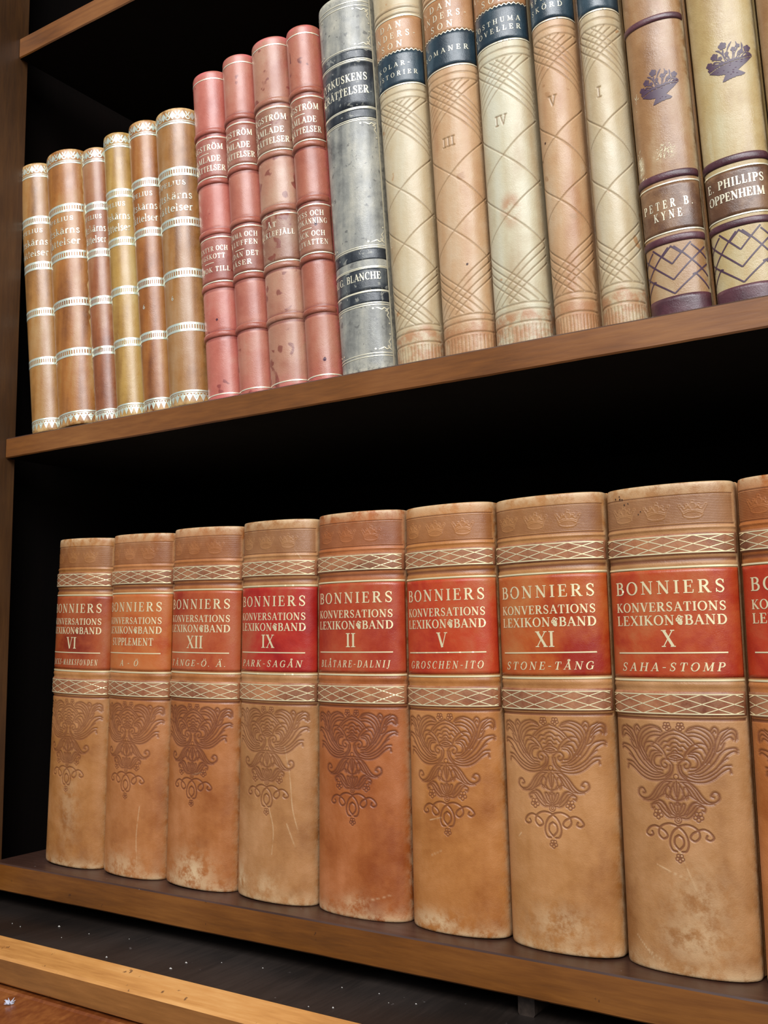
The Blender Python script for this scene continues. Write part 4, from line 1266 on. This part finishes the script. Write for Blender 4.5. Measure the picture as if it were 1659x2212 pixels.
# ------------------------------------------------------------------ cross ruled calf set
def ruled_book(i, H, top, cols, brown_text, navy_text, numeral, label, narrow=0.0, ink=(), stain=None):
    """top: height of the gold line under the navy label"""
    cx, w, ln, tp = slot(i)
    lm = leather('buff_calf', 600 + i, cols[0], cols[1], cols[2], ink=rgb(128, 98, 62), wear=rgb(164, 112, 72), streak=0.6, mottle=18, rough=0.42, coat=0.2, spots=cols[3], spot_amt=0.70)
    cm = leather('buff_cover', 630 + i, rgb(92, 66, 36), rgb(132, 100, 60), rgb(160, 130, 88), mottle=30)
    tm = leather('brown_label_calf', 660 + i, rgb(130, 86, 50), rgb(158, 112, 72), rgb(176, 132, 92), mottle=20, rough=0.36, coat=0.2)
    nm = leather('navy_label_calf', 690 + i, rgb(22, 34, 42), rgb(36, 52, 60), rgb(66, 84, 92), mottle=26, rough=0.30, coat=0.4, streak=0.5, fine=0.2)
    root, sp = book_base('leather_book', label, 'buff calf set tooled with crossing lines', cx, YU, ZU, w, H, 0.0125, ln, cm, PAPER, n=2.1, round_w=w - narrow, taper=tp)
    L = sp.L
    big = i >= 12
    F = make_field(sp, 110, [(0.012, 0.19)], 0.00042, 0.0012)
    dz = top - 0.1862
    K = 0.86
    z_lo, z_hi = 0.0250, 0.1770 + dz
    cs = [0.1755, 0.1713, 0.1672, 0.1628, 0.1578, 0.1160, 0.0790, 0.0434, 0.0386, 0.0333, 0.0285]
    cs = [c + dz * (1.0 if c > 0.15 else 0.6 if c > 0.1 else 0.3 if c > 0.05 else 0.0) for c in cs]
    lines = []
    for c in cs:
        for m in (-1, 1):
            a = np.array([-L * 0.985, c + m * K * L])
            b = np.array([L * 0.985, c - m * K * L])
            ts = np.linspace(0, 1, 40)
            p = a + (b - a) * ts[:, None]
            p = p[(p[:, 1] > z_lo) & (p[:, 1] < z_hi)]
            if len(p) > 1:
                lines.append(p)
    F.stroke(lines, 0.00027, 0.0005, 0.68, 0.00026)
    for z, hf, dp, ik in ((0.1772 + dz, 0.0004, 0.0004, 0.5), (0.1795 + dz, 0.0008, -0.0006, 0.0), (0.1818 + dz, 0.0004, 0.0004, 0.5), (0.1841 + dz, 0.0010, -0.0007, 0.0),
                          (0.0245, 0.0004, 0.0004, 0.6), (0.0226, 0.0007, -0.0005, 0.0), (0.0206, 0.0004, 0.0004, 0.5), (0.0180, 0.0016, -0.0007, 0.0), (0.0134, 0.0004, 0.0004, 0.6)):
        F.groove(z, hf, dp, ik, L, 0.0005)
    ribs = []
    for q in range(-9, 10):
        s = q * L / 9.5
        ribs.append(np.array([(s, 0.0015), (s, 0.0115)]))
    F.stroke(ribs, 0.0002, 0.0003, 0.55, 0.0003)
    if numeral:
        # blind stamped numeral sunk into the leather
        class Rec:
            def __init__(self):
                self.p = []

            def ribbon(self, pts, w, step=0):
                self.p.append(np.asarray(pts, float))
        rc = Rec()
        text(rc, numeral, 0.1345 + dz * 0.8, 0.0062, natural=0.9)
        F.stroke(rc.p, 0.00034, 0.0004, 0.9, 0.00022)
    # rosy stain at the foot
    rnd = np.random.RandomState(i)
    wav = sum(np.sin(F.s * q / L + rnd.uniform(0, 6)) for q in (2, 5, 9)) * 0.0012
    F.wear = 0.85 * Field.sm((0.0235 + wav[None, :] - F.z[:, None]) / 0.005)
    if stain:
        F.wear = np.maximum(F.wear, 0.8 * np.exp(-(((F.s[None, :] - stain[0]) / 0.006) ** 2 + ((F.z[:, None] - stain[1]) / 0.010) ** 2) ** 2))
    build_spine(sp, F, lm, root)
    drops(sp, root, ink, SPECK)
    e = 0.975 * L
    gilt_line(sp, 0.0003, e, top + 0.0002, top + 0.0009, GOLD, root)
    nz0, nz1 = top + 0.0014, top + 0.0236
    lab = patch(sp, -e, e, nz0, min(nz1, H - 0.002), 0.00015, 'title_label', nm, root, 40, 10)
    if nz1 + 0.02 < H:
        lb = patch(sp, -e, e, nz1 + 0.0002, nz1 + 0.0235, 0.00015, 'author_label', tm, root, 40, 12)
        gilt_line(sp, 0.0003, e, nz1 + 0.0238, nz1 + 0.0245, GOLD, root)
        if brown_text:
            s2 = Sheet(sp, 0.0003)
            for (tx, wd), z in zip(brown_text, (0.0165, 0.0098, 0.0030)):
                text(s2, tx, nz1 + z, 0.0042, width=wd * L, gap=0.55, bold=0.85)
            s2.build('lettering', GOLD, lb)
    build_z = [(q * L / 16, nz1 + (0.0008 if q % 2 else -0.0005)) for q in range(-15, 16)]
    sh = Sheet(sp, 0.0003)
    sh.ribbon(build_z, 0.00045)
    sh.build('gilt_zigzag', GOLD, root)
    if navy_text:
        s2 = Sheet(sp, 0.0003)
        for tx, wd, z, hh in navy_text:
            text(s2, tx, nz0 + z, hh, width=wd * L, gap=0.5, bold=0.85)
        s2.build('lettering', GOLD, lab)
    # mouldings above the labels
    if nz1 + 0.035 < H:
        for z in (nz1 + 0.0272, nz1 + 0.0312):
            raised_band(sp, z - 0.0017, z + 0.0017, 0.0009, lm, root, flat=1.2, ns=40, name='raised_band')


BUFF = (rgb(160, 130, 90), rgb(184, 164, 128), rgb(194, 182, 154), rgb(166, 122, 78))
ROSY = (rgb(162, 114, 74), rgb(182, 144, 104), rgb(194, 170, 138), rgb(158, 116, 76))
PALE = (rgb(164, 140, 104), rgb(188, 176, 144), rgb(196, 190, 166), rgb(170, 132, 92))
DA = [('DAN', 0.66), ('ANDERS-', 1.40), ('SON', 0.66)]
ruled_book(11, 0.2700, 0.1832, BUFF, DA, [('KOLAR-', 1.0, 0.0120, 0.0030), ('HISTORIER', 1.4, 0.0056, 0.0030)], None, 'buff tooled calf book between the grey book and the next tooled one', narrow=0.0034)
ruled_book(12, 0.2700, 0.1834, ROSY, DA, [('ROMANER', 1.4, 0.0092, 0.0032)], 'III', 'orange buff tooled calf book with blind stamped III', narrow=0.0010, ink=[(0.3, 0.0555, 0.0007, 0)])
ruled_book(13, 0.2700, 0.1870, PALE, DA, [('POSTHUMA', 1.4, 0.0112, 0.0032), ('NOVELLER', 1.4, 0.0058, 0.0032)], 'IV', 'palest buff tooled calf book with blind stamped IV', narrow=0.0010, stain=(0.002, 0.082))
ruled_book(14, 0.2700, 0.1894, ROSY, DA, [('EFTER-', 1.0, 0.0128, 0.0032), ('SKÖRD', 1.0, 0.0066, 0.0032)], 'V', 'rosy buff tooled calf book with blind stamped V and a dark speck', narrow=0.0038, ink=[(-0.35, 0.1170, 0.0007, 0), (-0.6, 0.1080, 0.0005, 0)])
ruled_book(15, 0.2700, 0.1846, BUFF, DA, None, 'I', 'buff tooled calf book with faint blind stamped I', narrow=0.0012)


# ------------------------------------------------------------------ books with purple bands and flower baskets
def basket(sh, c, z, k):
    """flower basket stamped in purple; c, z is the middle of its foot; k scales from a 1523-wide sketch"""
    def P(pts):
        return [(c + (x - 850) * k, z + (1500 - y) * k) for x, y in pts]
    sh.poly(P([(440, 1310), (620, 1245), (830, 1215), (1040, 1190), (1195, 1150), (1080, 1270), (930, 1390), (1045, 1470), (1000, 1500), (850, 1515), (700, 1550), (655, 1550), (720, 1420), (600, 1395)]))
    sh.poly(P([(450, 1285), (420, 1230), (560, 1180), (800, 1160), (1020, 1150), (1185, 1110), (1190, 1140), (1030, 1178), (830, 1205), (620, 1232)]))
    for x, y, r in ((712, 862, 72), (560, 1022, 66), (458, 1148, 58), (884, 978, 46), (1112, 1000, 62), (962, 930, 40), (655, 1085, 40), (1010, 1040, 36), (770, 1030, 38)):
        for q in range(5):
            a = q * 2 * PI / 5 + x
            (sx, zz), = P([(x + 0.58 * r * math.cos(a), y + 0.58 * r * math.sin(a))])
            sh.disc(sx, zz, 0.46 * r * k, 9)
        (sx, zz), = P([(x, y)])
        sh.disc(sx, zz, 0.42 * r * k, 9)
    leaves = ([(790, 1170), (780, 1000), (815, 900), (868, 822)], [(880, 1160), (905, 1050), (952, 950), (935, 836)], [(960, 1150), (1012, 1060), (1032, 960), (1026, 876)],
              [(740, 1160), (700, 1030), (650, 950), (588, 908)], [(700, 1170), (640, 1110), (560, 1075)], [(1000, 1150), (1070, 1085), (1172, 1098)], [(640, 1195), (550, 1180), (425, 1232)],
              [(780, 1170), (715, 1040), (716, 920)], [(1010, 1150), (1080, 1060), (1112, 1010)], [(850, 1170), (872, 1080), (888, 990)], [(620, 1195), (520, 1150), (470, 1150)],
              [(900, 1165), (980, 1090), (1060, 1060)], [(700, 1180), (620, 1150), (560, 1130), (520, 1150)], [(820, 1170), (790, 1090), (740, 1080)], [(930, 1160), (950, 1080), (990, 1020)], [(1060, 1140), (1110, 1110), (1160, 1120)])
    for pts in leaves:
        q = spline(pts, 6)
        n = len(q)
        sh.ribbon(np.array(P(q)), np.interp(np.linspace(0, 1, n), [0, 0.35, 0.75, 1], [16, 14, 34, 6]) * k)


SCUFF = plain('scuffed_leather', rgb(222, 208, 172), 0.8, 80, 0.8, 200)


def purple_book(i, H, cols, zb, author, texts, bx, bz, bk, label, lattice_z, wear_patch, narrow=0.001):
    cx, w, ln, tp = slot(i)
    lm = leather('tawny_calf', 700 + i, cols[0], cols[1], cols[2], ink=rgb(90, 60, 40), wear=rgb(226, 210, 170), streak=0.5, mottle=18, rough=0.36, coat=0.3)
    pm = leather('purple_calf', 720 + i, rgb(56, 26, 32), rgb(76, 40, 46), rgb(96, 58, 62), mottle=40, rough=0.36, coat=0.25)
    am = leather('brown_label_calf', 740 + i, rgb(62, 38, 22), rgb(96, 64, 42), rgb(140, 104, 70), mottle=30, rough=0.34, coat=0.3)
    ink = plain('purple_stamp', rgb(74, 50, 66), 0.42, 760 + i, 0.8, 200)
    root, sp = book_base('leather_book', label, 'tawny calf books stamped with flower baskets', cx, YU, ZU, w, H, 0.0095, ln, lm, PAPER, n=2.15, round_w=w - narrow, taper=tp)
    L = sp.L
    F = make_field(sp, 70, [], 0.001, 0.0012)
    for (s0, z0, rs, rz, am_) in wear_patch:
        F.wear = np.maximum(F.wear, am_ * np.exp(-(((F.s[None, :] - s0) / rs) ** 2 + ((F.z[:, None] - z0) / rz) ** 2) ** 2))
    build_spine(sp, F, lm, root)
    for a, b in zb:
        raised_band(sp, a, b, 0.0012, pm, root, flat=1.5, ns=60, fall=12)
    e = 0.97 * L
    a0, a1 = author
    lab = patch(sp, -e, e, a0, a1, 0.0001, 'author_label', am, root, 40, 14)
    gilt_line(sp, 0.0003, e, a0 - 0.0008, a0 - 0.0001, GOLD, root)
    gilt_line(sp, 0.0003, e, a1 + 0.0001, a1 + 0.0008, GOLD, root)
    sh = Sheet(sp, 0.00028)
    for tx, z, hh, wd, g, bo in texts:
        text(sh, tx, z, hh, width=wd * L, gap=g, bold=bo)
    sh.build('lettering', GOLD, lab)
    sh = Sheet(sp, 0.0002)
    basket(sh, bx, bz, bk)
    sh.build('basket_stamp', ink, root)
    if wear_patch and wear_patch[0][1] > 0.05:
        rr = random.Random(12)
        for (s0, z0, rs, rz, n_) in ((0.0015, 0.0915, 0.0050, 0.0046, 70), (-0.0135, 0.0880, 0.0022, 0.0080, 46), (-0.0120, 0.1280, 0.0016, 0.0050, 12)):
            sh = Sheet(sp, 0.00012)
            for q in range(n_):
                a, b = rr.gauss(0, 0.5), rr.gauss(0, 0.5)
                p0 = np.array((s0 + a * rs, z0 + b * rz))
                d = np.array((rr.uniform(0.2, 0.7), rr.uniform(0.4, 1.0))) * rr.uniform(0.0006, 0.0020)
                sh.ribbon([p0, p0 + d * 0.5, p0 + d], [0.0001, rr.uniform(0.0002, 0.0006), 0.0001])
            sh.build('scuff', SCUFF, root)
    # interlaced chevrons at the foot
    z0, z1 = lattice_z
    hh = z1 - z0
    sh = Sheet(sp, 0.0002)
    X = 0.92 * L
    q = lambda x, y: (x * X, z0 + y * hh)
    for m in (-1, 1):
        for pts in ([(m * 0.55, 1.0), (0, 0.62)], [(m * 0.28, 0.80), (0, 0.98), (-m * 0.02, 0.98)], [(m * 0.95, 0.90), (0, 0.30)], [(m * 0.98, 0.55), (0, 0.02)],
                    [(m * 0.98, 0.30), (m * 0.35, 0.78), (m * 0.08, 0.97)], [(m * 0.98, 0.66), (m * 0.55, 0.95)], [(m * 0.98, 0.05), (m * 0.60, 0.36), (m * 0.52, 0.34)]):
            sh.ribbon([q(*p) for p in pts], 0.0008)
    sh.build('chevron_stamp', ink, root)
    lb = patch(sp, -0.99 * L, 0.99 * L, 0.0008, z0 - 0.0006, 0.0002, 'foot_band', pm, root, 40, 6)
    return root


purple_book(16, 0.2450, (rgb(116, 76, 42), rgb(150, 110, 70), rgb(174, 148, 112)), [(0.1676, 0.1718), (0.0764, 0.0812), (0.0410, 0.0456)], (0.0478, 0.0741),
            [('PETER B.', 0.0607, 0.0046, 1.34, 0.5, 1.1), ('KYNE', 0.0546, 0.0046, 0.74, 0.5, 1.1)], 0.0035, 0.1215, 2.7e-5,
            'tawny calf book with purple basket and scuffed white patch', (0.0128, 0.0400), [(0.001, 0.091, 0.006, 0.005, 0.4), (-0.0135, 0.088, 0.003, 0.009, 0.5)], narrow=0.0026)
purple_book(17, 0.2450, (rgb(140, 106, 58), rgb(172, 146, 96), rgb(186, 172, 134)), [(0.0758, 0.0808), (0.0416, 0.0460)], (0.0484, 0.0728),
            [('E. PHILLIPS', 0.0640, 0.0046, 1.42, 0.16, 1.3), ('OPPENHEIM', 0.0567, 0.0046, 1.40, 0.06, 1.3)], 0.0055, 0.1226, 2.9e-5,
            'pale yellow calf book with purple basket above its label', (0.0116, 0.0406), [(0.0, 0.006, 0.02, 0.004, 0.7)], narrow=0.0022)
purple_book(18, 0.2450, (rgb(112, 74, 40), rgb(146, 106, 66), rgb(168, 136, 96)), [(0.0758, 0.0808), (0.0416, 0.0460)], (0.0484, 0.0728),
            [], 0.004, 0.1300, 2.9e-5, 'brown calf book sliced by the photo edge after the pale yellow one', (0.0116, 0.0406), [], narrow=0.001)

# ------------------------------------------------------------------ crumbs and lint on the base
CR = plain('pale_crumb', rgb(190, 184, 176), 0.8, 9)
rnd = random.Random(4)
v, f = [], []
for q in range(34):
    x = rnd.uniform(-0.06, 0.62)
    y = rnd.uniform(-0.044, -0.003)
    r = rnd.choice((0.0003, 0.0004, 0.0005, 0.0009))
    b = len(v)
    for dx, dy, dz in ((1, 0, 0.2), (0, 1, 0.2), (-1, 0, 0.2), (0, -1, 0.2), (0, 0, 1.2), (0, 0, 0.0)):
        v.append((x + dx * r * rnd.uniform(0.6, 1.6), y + dy * r * rnd.uniform(0.5, 1.2), -0.032 + dz * r * 0.8))
    for t in ((0, 1, 4), (1, 2, 4), (2, 3, 4), (3, 0, 4), (1, 0, 5), (2, 1, 5), (3, 2, 5), (0, 3, 5)):
        f.append(tuple(b + k for k in t))
cr = mesh_obj('crumbs', v, f, CR, None, smooth=False)
cr['label'] = 'pale crumbs and dust specks scattered on the dark base board'
cr['category'] = 'dust'
cr['kind'] = 'stuff'
v, f = [], []
rnd = random.Random(7)
fl = np.array((0.0585, -0.0790, -0.0559))
for q in range(26):
    a = rnd.uniform(0, 2 * PI)
    el = rnd.uniform(0.1, 1.3)
    ln_ = rnd.uniform(0.002, 0.0045)
    d = np.array((math.cos(a) * math.cos(el), math.sin(a) * math.cos(el), math.sin(el)))
    sd = np.cross(d, (0.3, 0.2, 1.0))
    sd /= np.linalg.norm(sd)
    up = np.cross(d, sd)
    b = len(v)
    for tt, wd in ((0, 0.0005), (0.6, 0.0004), (1.0, 0.0001)):
        for an in range(3):
            v.append(tuple(fl + d * ln_ * tt + (sd * math.cos(an * 2.094) + up * math.sin(an * 2.094)) * wd))
    for rr in range(2):
        for an in range(3):
            f.append((b + rr * 3 + an, b + rr * 3 + (an + 1) % 3, b + rr * 3 + 3 + (an + 1) % 3, b + rr * 3 + 3 + an))
lint = mesh_obj('lint_tuft', v, f, plain('pale_lint', rgb(206, 208, 220), 0.9, 10), None)
lint['label'] = 'small tuft of pale lint on the burl veneer below the rail'
lint['category'] = 'lint'
